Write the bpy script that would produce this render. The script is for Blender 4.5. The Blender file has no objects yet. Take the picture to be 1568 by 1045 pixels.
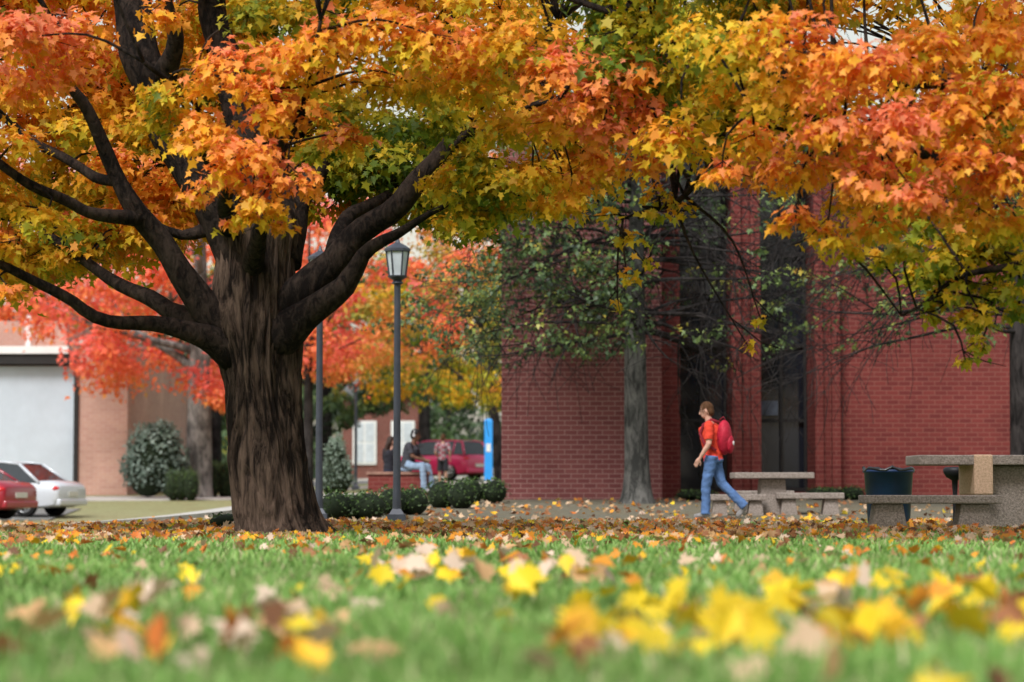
import bpy, math, numpy as np
from mathutils import Vector, Matrix, noise
from mathutils.kdtree import KDTree
rng=np.random.default_rng(7)
S=bpy.context.scene
F=3702.0; CAMZ=0.5; PITCH=math.atan(225.5/F)
# surveyed bearings (u,v of the reference) + true distance d  -> world metres
def W(u,v,d):
    xc=(u-784)/F; yc=(522.5-v)/F
    dy=math.cos(PITCH)-yc*math.sin(PITCH); dz=math.sin(PITCH)+yc*math.cos(PITCH)
    s=d/dy
    return np.array([xc*s,d,CAMZ+dz*s])
def X(u,d): return (u-784)/F*d
def sm(a,b,x):
    t=np.clip((x-a)/(b-a),0,1); return t*t*(3-2*t)
def T(x,y):
    x=np.asarray(x,float); y=np.asarray(y,float)
    zl=np.interp(y,[0,24,32,45,64,78,92,110,130],[0,0,-.1,-.26,-.34,0,.28,.75,1.0])
    zr=np.interp(y,[0,37,50,58,85,100,120],[0,0,.27,.38,.58,.8,1.0])
    k=sm(-9,-3.5,x)
    return zl*(1-k)+zr*k
def Tz(x,y): return float(T(x,y))
# ---------------------------------------------------------------- helpers
def link(o,parent=None):
    S.collection.objects.link(o)
    if parent is not None: o.parent=parent
    return o
def empty(name,loc=(0,0,0),rz=0):
    e=bpy.data.objects.new(name,None); e.location=loc; e.rotation_euler=(0,0,rz); e.empty_display_size=.3
    S.collection.objects.link(e); return e
class MB:
    def __init__(s): s.v=[];s.f=[];s.m=[];s.dense=False
    def add(s,vs,fs,m=0):
        b=len(s.v); s.v.extend([tuple(map(float,p)) for p in vs])
        s.f.extend([tuple(i+b for i in f) for f in fs]); s.m.extend([m]*len(fs))
    def box(s,x0,x1,y0,y1,z0,z1,m=0):
        s.add([(x0,y0,z0),(x1,y0,z0),(x1,y1,z0),(x0,y1,z0),(x0,y0,z1),(x1,y0,z1),(x1,y1,z1),(x0,y1,z1)],
              [(0,3,2,1),(4,5,6,7),(0,1,5,4),(1,2,6,5),(2,3,7,6),(3,0,4,7)],m)
    def frus(s,cx,cy,z0,z1,hx0,hy0,hx1,hy1,m=0):
        s.add([(cx-hx0,cy-hy0,z0),(cx+hx0,cy-hy0,z0),(cx+hx0,cy+hy0,z0),(cx-hx0,cy+hy0,z0),(cx-hx1,cy-hy1,z1),(cx+hx1,cy-hy1,z1),(cx+hx1,cy+hy1,z1),(cx-hx1,cy+hy1,z1)],
              [(0,3,2,1),(4,5,6,7),(0,1,5,4),(1,2,6,5),(2,3,7,6),(3,0,4,7)],m)
    def lathe(s,cx,cy,prof,n=16,m=0,rot=0):
        vs=[];k=len(prof)
        for r,z in prof:
            for i in range(n):
                a=2*math.pi*i/n+rot; vs.append((cx+r*math.cos(a),cy+r*math.sin(a),z))
        fs=[]
        for j in range(k-1):
            for i in range(n):
                fs.append((j*n+i,j*n+(i+1)%n,(j+1)*n+(i+1)%n,(j+1)*n+i))
        fs.append(tuple(range(n-1,-1,-1))); fs.append(tuple((k-1)*n+i for i in range(n)))
        s.add(vs,fs,m)
    def tube(s,pts,rad,n=8,m=0,flat=None):
        pts=[Vector(p) for p in pts]
        if s.dense:
            P2=[pts[0]];R2=[rad[0]]
            for i in range(1,len(pts)):
                q=max(1,int((pts[i]-pts[i-1]).length/.02))
                for t in range(1,q+1):
                    f=t/q; P2.append(pts[i-1].lerp(pts[i],f)); a,b=rad[i-1],rad[i]
                    a=a if isinstance(a,tuple) else (a,a); b=b if isinstance(b,tuple) else (b,b)
                    R2.append((a[0]*(1-f)+b[0]*f,a[1]*(1-f)+b[1]*f))
            pts,rad=P2,R2
        k=len(pts); vs=[]
        prev=None
        for j in range(k):
            t=(pts[min(j+1,k-1)]-pts[max(j-1,0)]).normalized()
            if prev is None:
                a=t.cross(Vector((0,1,0)))
                if a.length<.05: a=t.cross(Vector((1,0,0)))
                a.normalize()
            else:
                a=(prev-t*prev.dot(t)).normalized()
            prev=a; b=t.cross(a)
            r=rad[j]; ra,rb=(r if isinstance(r,tuple) else (r,r))
            for i in range(n):
                th=2*math.pi*i/n
                vs.append(pts[j]+a*(ra*math.cos(th))+b*(rb*math.sin(th)))
        fs=[]
        for j in range(k-1):
            for i in range(n):
                fs.append((j*n+i,j*n+(i+1)%n,(j+1)*n+(i+1)%n,(j+1)*n+i))
        fs.append(tuple(range(n-1,-1,-1))); fs.append(tuple((k-1)*n+i for i in range(n)))
        s.add(vs,fs,m)
    def ell(s,c,r,m=0,nu=14,nv=9,R=None):
        vs=[];fs=[]
        for j in range(nv+1):
            ph=math.pi*j/nv
            for i in range(nu):
                th=2*math.pi*i/nu
                p=Vector((r[0]*math.sin(ph)*math.cos(th),r[1]*math.sin(ph)*math.sin(th),r[2]*math.cos(ph)))
                if R is not None: p=R@p
                vs.append((c[0]+p[0],c[1]+p[1],c[2]+p[2]))
        for j in range(nv):
            for i in range(nu):
                fs.append((j*nu+i,(j+1)*nu+i,(j+1)*nu+(i+1)%nu,j*nu+(i+1)%nu))
        s.add(vs,fs,m)
    def obj(s,name,mats,parent=None,smooth=False,bevel=0):
        me=bpy.data.meshes.new(name); me.from_pydata(s.v,[],s.f)
        for m in (mats if isinstance(mats,(list,tuple)) else [mats]): me.materials.append(m)
        me.polygons.foreach_set('material_index',s.m)
        me.polygons.foreach_set('use_smooth',[smooth]*len(s.f)); me.update()
        o=bpy.data.objects.new(name,me); link(o,parent)
        if bevel:
            b=o.modifiers.new('b','BEVEL'); b.width=bevel; b.segments=2; b.limit_method='ANGLE'
        return o
def catmull(P,step):
    P=np.array(P,float); out=[]
    Q=np.vstack([2*P[0]-P[1],P,2*P[-1]-P[-2]])
    for i in range(1,len(Q)-2):
        n=max(2,int(np.linalg.norm(Q[i+1][:3]-Q[i][:3])/step))
        for k in range(n):
            t=k/n
            out.append(.5*((2*Q[i])+(-Q[i-1]+Q[i+1])*t+(2*Q[i-1]-5*Q[i]+4*Q[i+1]-Q[i+2])*t*t+(-Q[i-1]+3*Q[i]-3*Q[i+1]+Q[i+2])*t**3))
    out.append(P[-1]); return np.array(out)
# ---------------------------------------------------------------- materials
def nodes(name):
    m=bpy.data.materials.new(name); m.use_nodes=True; nt=m.node_tree
    return m,nt,nt.nodes['Principled BSDF'],nt.nodes['Material Output']
def N(nt,t,**k):
    n=nt.nodes.new(t)
    for a,b in k.items(): setattr(n,a,b)
    return n
def mat(name,col,rough=.7,var=.25,scale=6,bump=0.,bscale=40,metal=0,spec=.3,stretch=(1,1,1),col2=None,coat=0):
    m,nt,b,o=nodes(name); L=nt.links.new
    tc=N(nt,'ShaderNodeTexCoord'); mp=N(nt,'ShaderNodeMapping'); mp.inputs['Scale'].default_value=stretch
    L(tc.outputs['Object'],mp.inputs['Vector'])
    no=N(nt,'ShaderNodeTexNoise'); no.inputs['Scale'].default_value=scale; no.inputs['Detail'].default_value=4; no.inputs['Roughness'].default_value=.65
    L(mp.outputs[0],no.inputs['Vector'])
    cr=N(nt,'ShaderNodeValToRGB'); cr.color_ramp.elements[0].position=.32; cr.color_ramp.elements[1].position=.68
    c2=col2 if col2 else tuple(c*(1+var) for c in col); c1=col if col2 else tuple(c*(1-var) for c in col)
    cr.color_ramp.elements[0].color=(*c1,1); cr.color_ramp.elements[1].color=(*c2,1)
    L(no.outputs['Fac'],cr.inputs[0]); L(cr.outputs[0],b.inputs['Base Color'])
    b.inputs['Roughness'].default_value=rough; b.inputs['Metallic'].default_value=metal; b.inputs['Specular IOR Level'].default_value=spec
    b.inputs['Coat Weight'].default_value=coat
    if bump:
        n2=N(nt,'ShaderNodeTexNoise'); n2.inputs['Scale'].default_value=bscale; n2.inputs['Detail'].default_value=3
        L(mp.outputs[0],n2.inputs['Vector'])
        bp=N(nt,'ShaderNodeBump'); bp.inputs['Strength'].default_value=bump; bp.inputs['Distance'].default_value=.03
        L(n2.outputs['Fac'],bp.inputs['Height']); L(bp.outputs[0],b.inputs['Normal'])
    return m
def brick(name,c1,c2,mo,row=.1,wid=.3):
    m,nt,b,o=nodes(name); L=nt.links.new
    tc=N(nt,'ShaderNodeTexCoord'); sp=N(nt,'ShaderNodeSeparateXYZ'); L(tc.outputs['Object'],sp.inputs[0])
    ad=N(nt,'ShaderNodeMath',operation='ADD'); L(sp.outputs[0],ad.inputs[0]); L(sp.outputs[1],ad.inputs[1])
    cb=N(nt,'ShaderNodeCombineXYZ'); L(ad.outputs[0],cb.inputs[0]); L(sp.outputs[2],cb.inputs[1])
    br=N(nt,'ShaderNodeTexBrick'); L(cb.outputs[0],br.inputs['Vector'])
    br.inputs['Scale'].default_value=1; br.inputs['Brick Width'].default_value=wid; br.inputs['Row Height'].default_value=row
    br.inputs['Mortar Size'].default_value=.012; br.inputs['Mortar Smooth'].default_value=.5
    br.inputs['Color1'].default_value=(*c1,1); br.inputs['Color2'].default_value=(*c2,1); br.inputs['Mortar'].default_value=(*mo,1)
    no=N(nt,'ShaderNodeTexNoise'); no.inputs['Scale'].default_value=.6; no.inputs['Detail'].default_value=6; L(tc.outputs['Object'],no.inputs['Vector'])
    mr=N(nt,'ShaderNodeMapRange'); mr.inputs['To Min'].default_value=.6; mr.inputs['To Max'].default_value=1.35; L(no.outputs['Fac'],mr.inputs['Value'])
    mx=N(nt,'ShaderNodeMix',data_type='RGBA',blend_type='MULTIPLY'); mx.inputs['Factor'].default_value=1
    L(br.outputs['Color'],mx.inputs['A']); L(mr.outputs[0],mx.inputs['B']); L(mx.outputs['Result'],b.inputs['Base Color'])
    bp=N(nt,'ShaderNodeBump'); bp.inputs['Strength'].default_value=.5; bp.inputs['Distance'].default_value=.01; bp.invert=True
    L(br.outputs['Fac'],bp.inputs['Height']); L(bp.outputs[0],b.inputs['Normal']); b.inputs['Roughness'].default_value=.85; b.inputs['Specular IOR Level'].default_value=.2
    return m
def leafmat(name,trans=.4,rough=.55,spec=.25):
    m,nt,b,o=nodes(name); L=nt.links.new
    at=N(nt,'ShaderNodeAttribute',attribute_name='Col')
    L(at.outputs['Color'],b.inputs['Base Color']); b.inputs['Roughness'].default_value=rough; b.inputs['Specular IOR Level'].default_value=spec
    tr=N(nt,'ShaderNodeBsdfTranslucent'); L(at.outputs['Color'],tr.inputs['Color'])
    mx=N(nt,'ShaderNodeMixShader'); mx.inputs[0].default_value=trans
    L(b.outputs[0],mx.inputs[1]); L(tr.outputs[0],mx.inputs[2]); L(mx.outputs[0],o.inputs['Surface'])
    return m
M_leaf=leafmat('autumn_leaf',.40,.5,.3); M_green=leafmat('green_leaf',.25,.45,.35); M_fall=leafmat('fallen_leaf',.2,.5); M_grass=leafmat('grass_blade',.3,.5,.3)
def barkmat(name,c1,c2,zs=.18,sc=14,bump=.9):
    m,nt,b,o=nodes(name); L=nt.links.new
    tc=N(nt,'ShaderNodeTexCoord'); mp=N(nt,'ShaderNodeMapping'); mp.inputs['Scale'].default_value=(1,1,zs); L(tc.outputs['Object'],mp.inputs[0])
    no=N(nt,'ShaderNodeTexNoise'); no.inputs['Scale'].default_value=sc; no.inputs['Detail'].default_value=7; no.inputs['Roughness'].default_value=.7; no.inputs['Distortion'].default_value=.6
    L(mp.outputs[0],no.inputs['Vector'])
    n3=N(nt,'ShaderNodeTexNoise'); n3.inputs['Scale'].default_value=1.7; n3.inputs['Detail'].default_value=3; L(tc.outputs['Object'],n3.inputs['Vector'])
    ad=N(nt,'ShaderNodeMath',operation='MULTIPLY_ADD'); L(n3.outputs['Fac'],ad.inputs[0]); ad.inputs[1].default_value=.5; 
    sb=N(nt,'ShaderNodeMath',operation='SUBTRACT'); L(no.outputs['Fac'],sb.inputs[0]); sb.inputs[1].default_value=.25; L(sb.outputs[0],ad.inputs[2])
    cr=N(nt,'ShaderNodeValToRGB'); cr.color_ramp.elements[0].position=.40; cr.color_ramp.elements[1].position=.66
    cr.color_ramp.elements[0].color=(*c1,1); cr.color_ramp.elements[1].color=(*c2,1)
    L(ad.outputs[0],cr.inputs[0]); L(cr.outputs[0],b.inputs['Base Color'])
    bp=N(nt,'ShaderNodeBump'); bp.inputs['Strength'].default_value=bump; bp.inputs['Distance'].default_value=.05; L(no.outputs['Fac'],bp.inputs['Height']); L(bp.outputs[0],b.inputs['Normal'])
    b.inputs['Roughness'].default_value=.9; b.inputs['Specular IOR Level'].default_value=.12
    return m
M_bark=barkmat('maple_bark',(.012,.008,.0065),(.155,.105,.08),.12,13)
M_barkl=barkmat('maple_limb_bark',(.010,.0075,.007),(.06,.042,.034),.5,14)
M_barkg=barkmat('grey_bark',(.04,.04,.038),(.17,.165,.155),.3,9,.6)
M_barkp=barkmat('pale_bark',(.09,.085,.08),(.34,.32,.30),.3,6,.5)
M_barkd=barkmat('dark_bark',(.016,.014,.014),(.065,.056,.055),.3,9,.5)
M_brickA=brick('red_brick',(.20,.042,.036),(.15,.030,.028),(.24,.085,.07),.1,.26)
M_brickL=brick('pale_red_brick',(.25,.085,.082),(.20,.062,.063),(.36,.20,.185),.1,.26)  # paler, greyer brick with lighter mortar for the west block
M_brickP=brick('pink_brick',(.56,.34,.27),(.50,.28,.23),(.58,.43,.37),.12,.34)
M_conc=mat('concrete',(.48,.46,.43),.85,.15,3,.2,60)
M_aggr=mat('exposed_aggregate',(.17,.14,.12),.9,0,45,.6,90,col2=(.44,.37,.33))
M_aggl=mat('light_aggregate',(.46,.31,.20),.9,0,35,.4,90,col2=(.72,.50,.36))
M_black=mat('black_metal',(.018,.019,.023),.5,.2,5,metal=.2,spec=.4)
M_lamp=mat('lamp_iron',(.05,.056,.075),.45,.2,5,metal=.2,spec=.5)
M_white=mat('white_paint',(.78,.78,.77),.6,.05,2)
M_panel=mat('white_render_wall',(.50,.56,.63),.8,.08,.8,.1,20)
M_glassd=mat('window_glass',(.010,.013,.020),.06,.3,.8,spec=.5)
M_lglass=mat('lantern_glass',(.55,.6,.65),.15,.15,3,spec=.5)
M_dark=mat('dark_frame',(.02,.018,.018),.5,.2,4)
M_roof=mat('grey_roof',(.12,.12,.12),.8,.2,4)
# ---------------------------------------------------------------- leaf scatter
_h=[(.30,-.08),(.20,.14),(.48,.36),(.21,.46)]
MAPLE=np.array([(0,0)]+_h+[(0,.95)]+[(-a,b) for a,b in _h[::-1]],float)
MF=[(0,1,2,3,4,5),(0,5,6,7,8,9)]
_k=[(.26,-.12),(.20,.06),(.50,.20),(.40,.30),(.56,.50),(.24,.46),(.26,.66),(.12,.70)]
MAPLE2=np.array([(0,0)]+_k+[(0,1)]+[(-a,b) for a,b in _k[::-1]],float)
MF2=[tuple(range(0,10)),(0,)+tuple(range(9,18))]
OVAL=np.array([(0,0),(.3,.45),(0,1),(-.3,.45)],float); OF=[(0,1,2,3)]
def unit(a): return a/np.maximum(np.linalg.norm(a,axis=1,keepdims=True),1e-9)
TOT=[0]
def leaves(name,pos,nrm,tip,size,col,material,parent=None,shape='maple',curl=.25,fold=.25):
    tpl,fc={'maple':(MAPLE,MF),'maple2':(MAPLE2,MF2),'oval':(OVAL,OF)}[shape]
    n=len(pos); k=len(tpl); nrm=unit(nrm); tip=unit(tip-nrm*np.sum(tip*nrm,axis=1,keepdims=True)); side=np.cross(tip,nrm)
    TOT[0]+=n
    cu=rng.uniform(-.3,1,n)*curl; fo=rng.uniform(-.3,1,n)*fold; wd=rng.uniform(.7,1.2,n)
    lx=tpl[:,0][None,:,None]*wd[:,None,None]; ly=tpl[:,1][None,:,None]
    lz=(-cu[:,None]*tpl[:,1][None,:]**2+fo[:,None]*np.abs(tpl[:,0])[None,:])[:,:,None]
    V=pos[:,None,:]+size[:,None,None]*(lx*side[:,None,:]+(ly-.35)*tip[:,None,:]+lz*nrm[:,None,:])
    V=V.reshape(-1,3)
    idx=np.concatenate([np.array(f) for f in fc]); per=len(idx)
    loops=(np.arange(n)[:,None]*k+idx[None,:]).ravel()
    lt=np.tile([len(f) for f in fc],n); ls=np.concatenate([[0],np.cumsum(lt)[:-1]])
    me=bpy.data.meshes.new(name); me.vertices.add(n*k); me.vertices.foreach_set('co',V.ravel().astype(np.float32))
    me.loops.add(n*per); me.loops.foreach_set('vertex_index',loops.astype(np.int32))
    me.polygons.add(len(lt)); me.polygons.foreach_set('loop_start',ls.astype(np.int32)); me.polygons.foreach_set('loop_total',lt.astype(np.int32))
    me.update(calc_edges=True)
    a=me.color_attributes.new('Col','FLOAT_COLOR','POINT')
    c=np.ones((n,k,4),np.float32); c[:,:,:3]=col[:,None,:]
    a.data.foreach_set('color',c.ravel())
    me.materials.append(material)
    o=bpy.data.objects.new(name,me); return link(o,parent)
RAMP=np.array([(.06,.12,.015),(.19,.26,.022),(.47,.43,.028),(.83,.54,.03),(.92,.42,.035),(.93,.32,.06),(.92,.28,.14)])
def ramp(t,R=RAMP):
    t=np.clip(t,0,1)*(len(R)-1); i=np.minimum(t.astype(int),len(R)-2); f=(t-i)[:,None]
    return R[i]*(1-f)+R[i+1]*f
def clump(c,R,n,bias,size,ns=7,flat=.6,amp=.5):
    """leaf spray cluster: sub-sprays, warm on the outside/top, green within"""
    d=unit(rng.normal(size=(ns,3))); d[:,2]*=flat
    sub=d*R*rng.uniform(.35,.9,(ns,1))
    w=rng.integers(0,ns,n); g=rng.normal(size=(n,3))*R*np.array([.25,.25,.15])
    off=sub[w]+g; off[:,2]-=.25*(off[:,0]**2+off[:,1]**2)/R
    p=np.asarray(c)+off
    out=unit(off*np.array([1,1,1.5]))
    nr=unit(out*.55+np.array([0,-.15,.75])+rng.normal(size=(n,3))*.5)
    tip=out*.5+np.array([0,0,-.9])+rng.normal(size=(n,3))*.5
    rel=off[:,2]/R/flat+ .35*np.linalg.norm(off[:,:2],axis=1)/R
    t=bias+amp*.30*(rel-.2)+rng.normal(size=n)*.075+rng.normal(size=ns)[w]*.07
    return p,nr,tip,size*rng.uniform(.6,1.3,n),t
class Foliage:
    def __init__(s): s.a=[[] for _ in range(5)]; s.c=[]
    def add(s,c,R,n,bias,size,**k):
        r=clump(c,R,int(n),bias,size,**k); s.c.append(np.array(c))
        for i in range(5): s.a[i].append(r[i])
    def build(s,name,material,parent,shape='maple',R=RAMP,val=.18):
        p,nr,tp,sz,t=[np.concatenate(q) for q in s.a]
        col=ramp(t,R)*rng.uniform(1-val,1+val,(len(t),1))
        return leaves(name,p,nr,tp,sz,np.minimum(col,.97),material,parent,shape)
# ---------------------------------------------------------------- terrain
ys=np.concatenate([np.arange(-40,4,2),np.arange(4,130,.75),130+np.cumsum(1.35**np.arange(24))])
xp=np.concatenate([np.arange(0,45,.75),45+np.cumsum(1.4**np.arange(22))]); xs=np.concatenate([-xp[:0:-1],xp])
GX,GY=np.meshgrid(xs,ys); GZ=T(GX,GY)
nx,ny=len(xs),len(ys)
me=bpy.data.meshes.new('ground')
fs=[(j*nx+i,j*nx+i+1,(j+1)*nx+i+1,(j+1)*nx+i) for j in range(ny-1) for i in range(nx-1)]
me.from_pydata(np.stack([GX,GY,GZ],-1).reshape(-1,3).tolist(),[],fs)
lawn=np.array([.10,.22,.04]); dry=np.array([.36,.34,.19]); litter=np.array([.20,.185,.14]); far=np.array([.16,.24,.08])
k1=sm(31,39,GY)[...,None]; kl=(1-sm(-7,-3,GX))[...,None]; k2=sm(60,80,GY)[...,None]
gc=lawn*(1-k1)+k1*(litter*(1-kl)+dry*kl); gc=gc*(1-k2)+(far*(1-.7*kl)+dry*.7*kl)*k2
ca=me.color_attributes.new('Col','FLOAT_COLOR','POINT'); cc=np.ones((ny,nx,4),np.float32); cc[...,:3]=gc; ca.data.foreach_set('color',cc.ravel())
m,nt,b,o=nodes('ground_soil_grass'); L=nt.links.new
at=N(nt,'ShaderNodeAttribute',attribute_name='Col'); tc=N(nt,'ShaderNodeTexCoord')
n1=N(nt,'ShaderNodeTexNoise'); n1.inputs['Scale'].default_value=9; n1.inputs['Detail'].default_value=7; n1.inputs['Roughness'].default_value=.8; L(tc.outputs['Object'],n1.inputs[0])
mr=N(nt,'ShaderNodeMapRange'); mr.inputs['From Min'].default_value=.3; mr.inputs['From Max'].default_value=.7; mr.inputs['To Min'].default_value=.5; mr.inputs['To Max'].default_value=1.5; L(n1.outputs['Fac'],mr.inputs['Value'])
mx=N(nt,'ShaderNodeMix',data_type='RGBA',blend_type='MULTIPLY'); mx.inputs['Factor'].default_value=1; L(at.outputs['Color'],mx.inputs['A']); L(mr.outputs[0],mx.inputs['B'])
n2=N(nt,'ShaderNodeTexNoise'); n2.inputs['Scale'].default_value=1.1; n2.inputs['Detail'].default_value=3; L(tc.outputs['Object'],n2.inputs[0])
mr2=N(nt,'ShaderNodeMapRange'); mr2.inputs['From Min'].default_value=.4; mr2.inputs['From Max'].default_value=.7; mr2.inputs['To Max'].default_value=.35; L(n2.outputs['Fac'],mr2.inputs['Value'])
mx2=N(nt,'ShaderNodeMix',data_type='RGBA'); L(mr2.outputs[0],mx2.inputs['Factor']); L(mx.outputs['Result'],mx2.inputs['A']); mx2.inputs['B'].default_value=(.24,.17,.08,1)
L(mx2.outputs['Result'],b.inputs['Base Color']); b.inputs['Roughness'].default_value=.95; b.inputs['Specular IOR Level'].default_value=.1
bp=N(nt,'ShaderNodeBump'); bp.inputs['Distance'].default_value=.05; L(n1.outputs['Fac'],bp.inputs['Height']); L(bp.outputs[0],b.inputs['Normal'])
me.materials.append(m); me.update(); link(bpy.data.objects.new('ground',me))
def strip(name,pts,w,material,h=.04,joint=0):
    P=catmull([(a,b_,0) for a,b_ in pts],.75)[:,:2]; mb=MB(); vs=[]
    for i,p in enumerate(P):
        t=P[min(i+1,len(P)-1)]-P[max(i-1,0)]; t=t/np.linalg.norm(t); nn=np.array([-t[1],t[0]])
        for s in (-1,-.33,.33,1):
            q=p+nn*w/2*s; vs.append((q[0],q[1],Tz(*q)+h))
        for s in (-1,1):
            q=p+nn*w/2*s; vs.append((q[0],q[1],Tz(*q)-.15))
    fs=[]
    for i in range(len(P)-1):
        a=i*6;b_=a+6
        fs+= [(a+k,b_+k,b_+k+1,a+k+1) for k in range(3)]+[(a+4,b_+4,b_,a),(a+3,b_+3,b_+5,a+5)]
    mb.add(vs,fs); return mb.obj(name,material)
strip('footpath',[(-4.6,54),(-5.2,48),(-6.2,42.5),(-8.4,38),(-14,35)],3.0,M_conc,.07)
strip('footpath',[(-24,83),(-14,84),(-6,88),(4,98)],5,M_conc)
strip('parking_lot_road',[(-40,66),(-24,67),(-12.5,68.0)],9,mat('worn_asphalt',(.20,.195,.185),.9,.25,2,.3,60),.03)
strip('road',[(-60,118),(-20,110),(0,104),(30,104),(60,108)],7,mat('pale_asphalt',(.16,.16,.165),.9,.25,3,.3,60),.05)
strip('kerb',[(-60,122.2),(-20,114.2),(0,108.2),(30,108.2),(60,112)],.3,M_conc,.14)
# ---------------------------------------------------------------- grass
def patch(d0,d1,dens,bw,hh,marg=1.0):
    P=[]
    for d in np.arange(d0,d1,.5):
        hw=.2118*(d+.5)*1.08+marg; n=int(dens*hw*2*.5)
        P.append(np.stack([rng.uniform(-hw,hw,n),rng.uniform(d,d+.5,n)],1))
    P=np.concatenate(P); n=len(P)
    return P,np.full(n,bw),np.full(n,hh)
A=[patch(4.6,9,950,.012,.07,.5),patch(9,16,480,.017,.07,.7),patch(16,26,240,.024,.065,1.5),patch(26,35,90,.032,.05,1.5)]
P=np.concatenate([a[0] for a in A]); BW=np.concatenate([a[1] for a in A]); HH=np.concatenate([a[2] for a in A])
lf=np.sin(P[:,0]*1.7+1.3*np.sin(P[:,1]*.9))*np.sin(P[:,1]*1.1+P[:,0]*.6)
keep=rng.random(len(P))<np.clip(.85+.3*lf,0,1)
P=P[keep];BW=BW[keep];HH=HH[keep];lf=lf[keep];n=len(P)
H=HH*rng.uniform(.45,1.35,n)*(1+.2*lf); Z=T(P[:,0],P[:,1])-.005
az=rng.uniform(0,2*np.pi,n); lean=rng.uniform(.1,.8,n)*H
sx,sy=np.cos(az),np.sin(az); la=rng.uniform(0,2*np.pi,n); lx,ly=np.cos(la)*lean,np.sin(la)*lean
B0=np.stack([P[:,0]-sx*BW/2,P[:,1]-sy*BW/2,Z],1);B1=np.stack([P[:,0]+sx*BW/2,P[:,1]+sy*BW/2,Z],1)
C1=np.stack([P[:,0]+sx*BW*.4+lx*.35,P[:,1]+sy*BW*.4+ly*.35,Z+H*.6],1);C0=np.stack([P[:,0]-sx*BW*.4+lx*.35,P[:,1]-sy*BW*.4+ly*.35,Z+H*.6],1)
D=np.stack([P[:,0]+lx,P[:,1]+ly,Z+H],1)
V=np.stack([B0,B1,C1,C0,D],1).reshape(-1,3)
me=bpy.data.meshes.new('lawn_grass'); me.vertices.add(n*5); me.vertices.foreach_set('co',V.ravel().astype(np.float32))
lp=(np.arange(n)[:,None]*5+np.array([0,1,2,3,3,2,4])).ravel(); me.loops.add(n*7); me.loops.foreach_set('vertex_index',lp.astype(np.int32))
lt=np.tile([4,3],n); me.polygons.add(2*n); me.polygons.foreach_set('loop_start',np.concatenate([[0],np.cumsum(lt)[:-1]]).astype(np.int32)); me.polygons.foreach_set('loop_total',lt.astype(np.int32)); me.update(calc_edges=True)
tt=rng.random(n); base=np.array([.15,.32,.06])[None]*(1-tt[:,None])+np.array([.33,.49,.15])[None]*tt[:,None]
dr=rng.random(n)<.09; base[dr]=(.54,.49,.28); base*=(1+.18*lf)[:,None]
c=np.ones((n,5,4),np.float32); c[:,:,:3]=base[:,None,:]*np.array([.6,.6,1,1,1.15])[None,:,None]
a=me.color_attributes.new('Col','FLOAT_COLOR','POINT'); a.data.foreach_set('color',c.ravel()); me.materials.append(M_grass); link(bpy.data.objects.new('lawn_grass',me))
# ---------------------------------------------------------------- fallen leaves
PAL=np.array([(.92,.66,.03),(.90,.50,.03),(.85,.34,.04),(.74,.22,.05),(.64,.38,.18),(.74,.52,.34),(.38,.16,.07),(.20,.09,.045),(.80,.60,.46)])
def palpick(n,w): return PAL[rng.choice(len(PAL),n,p=np.array(w)/sum(w))]*rng.uniform(.75,1.05,(n,1))
Ps=[];Cs=[];Ss=[];Ls=[]
for d in np.arange(4.8,60,.5):
    hw=.2118*(d+.5)*1.1+1.0
    dens=np.interp(d,[4.5,8,12,17,20,22.5,30,34,38,46,60],[4,4,5,8,17,75,58,30,13,9,4])
    n=int(dens*hw); q=np.stack([rng.uniform(-hw,hw,n),rng.uniform(d,d+.5,n)],1)
    lf=np.sin(q[:,0]*2.3+2*np.sin(q[:,1]*1.3))*np.sin(q[:,1]*1.9+q[:,0]*1.1)+.5*np.sin(q[:,0]*5.1)*np.sin(q[:,1]*4.3)
    q=q[rng.random(n)<np.clip(.5+.6*lf,.05,1)]; n=len(q)
    if d<14: w=[5,3,3,1.5,3,2.5,2,1.2,2.2]
    elif d<36: w=[1,1.5,3.8,3.5,3.5,3.2,3,2,1.5]
    else: w=[.8,1,1.5,1,3,2.5,3,2,1]
    Ps.append(q);Cs.append(palpick(n,w));Ss.append(rng.uniform(.07,.12,n)*(1.2 if d<12 else 1)); Ls.append(rng.uniform(.02,.07,n) if d<34 else rng.uniform(.005,.03,n))
for (u0,u1,d0,d1,n,w) in [(850,1370,6.7,7.7,42,[9,3,1,0,.5,1,.3,0,.5]),(1390,1640,7.2,9.5,42,[6,4,2,.5,1,1,1,.3,1]),(290,520,6.5,8.0,17,[1.5,3,3,1,3,2,2,1,1.5]),(1180,1400,8.5,11.5,22,[5,2,1,.5,1,2,.5,0,2]),(90,260,7.5,9.5,10,[3,2,1,0,2,2,1,.5,1]),(0,260,6.2,7,7,[1,1,2,1,3,1,2,1,1]),(560,940,11,15,46,[4,2,2,.5,2,2,1,.5,3]),(800,900,6.1,6.8,6,[1,1,3,1,2,2,1,0,1]),(1005,1040,8.3,9.3,6,[9,1,0,0,0,0,0,0,0]),(780,830,9.5,10.5,6,[9,1,0,0,0,0,0,0,0])]:
    d=rng.uniform(d0,d1,n); u=rng.uniform(u0,u1,n); Ps.append(np.stack([X(u,d),d],1)); Cs.append(palpick(n,w)); Ss.append(rng.uniform(.11,.16,n)); Ls.append(rng.uniform(.04,.14,n))
P=np.concatenate(Ps);C=np.concatenate(Cs);SZ=np.concatenate(Ss);LZ=np.concatenate(Ls);n=len(P)
pos=np.stack([P[:,0],P[:,1],T(P[:,0],P[:,1])+LZ],1)
nr=np.stack([rng.normal(0,.7,n),rng.normal(-.25,.7,n),np.ones(n)*.8],1); tip=rng.normal(size=(n,3))
leaves('fallen_leaves',pos,nr,tip,SZ,C,M_fall,None,'maple2',.55,.6)
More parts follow.
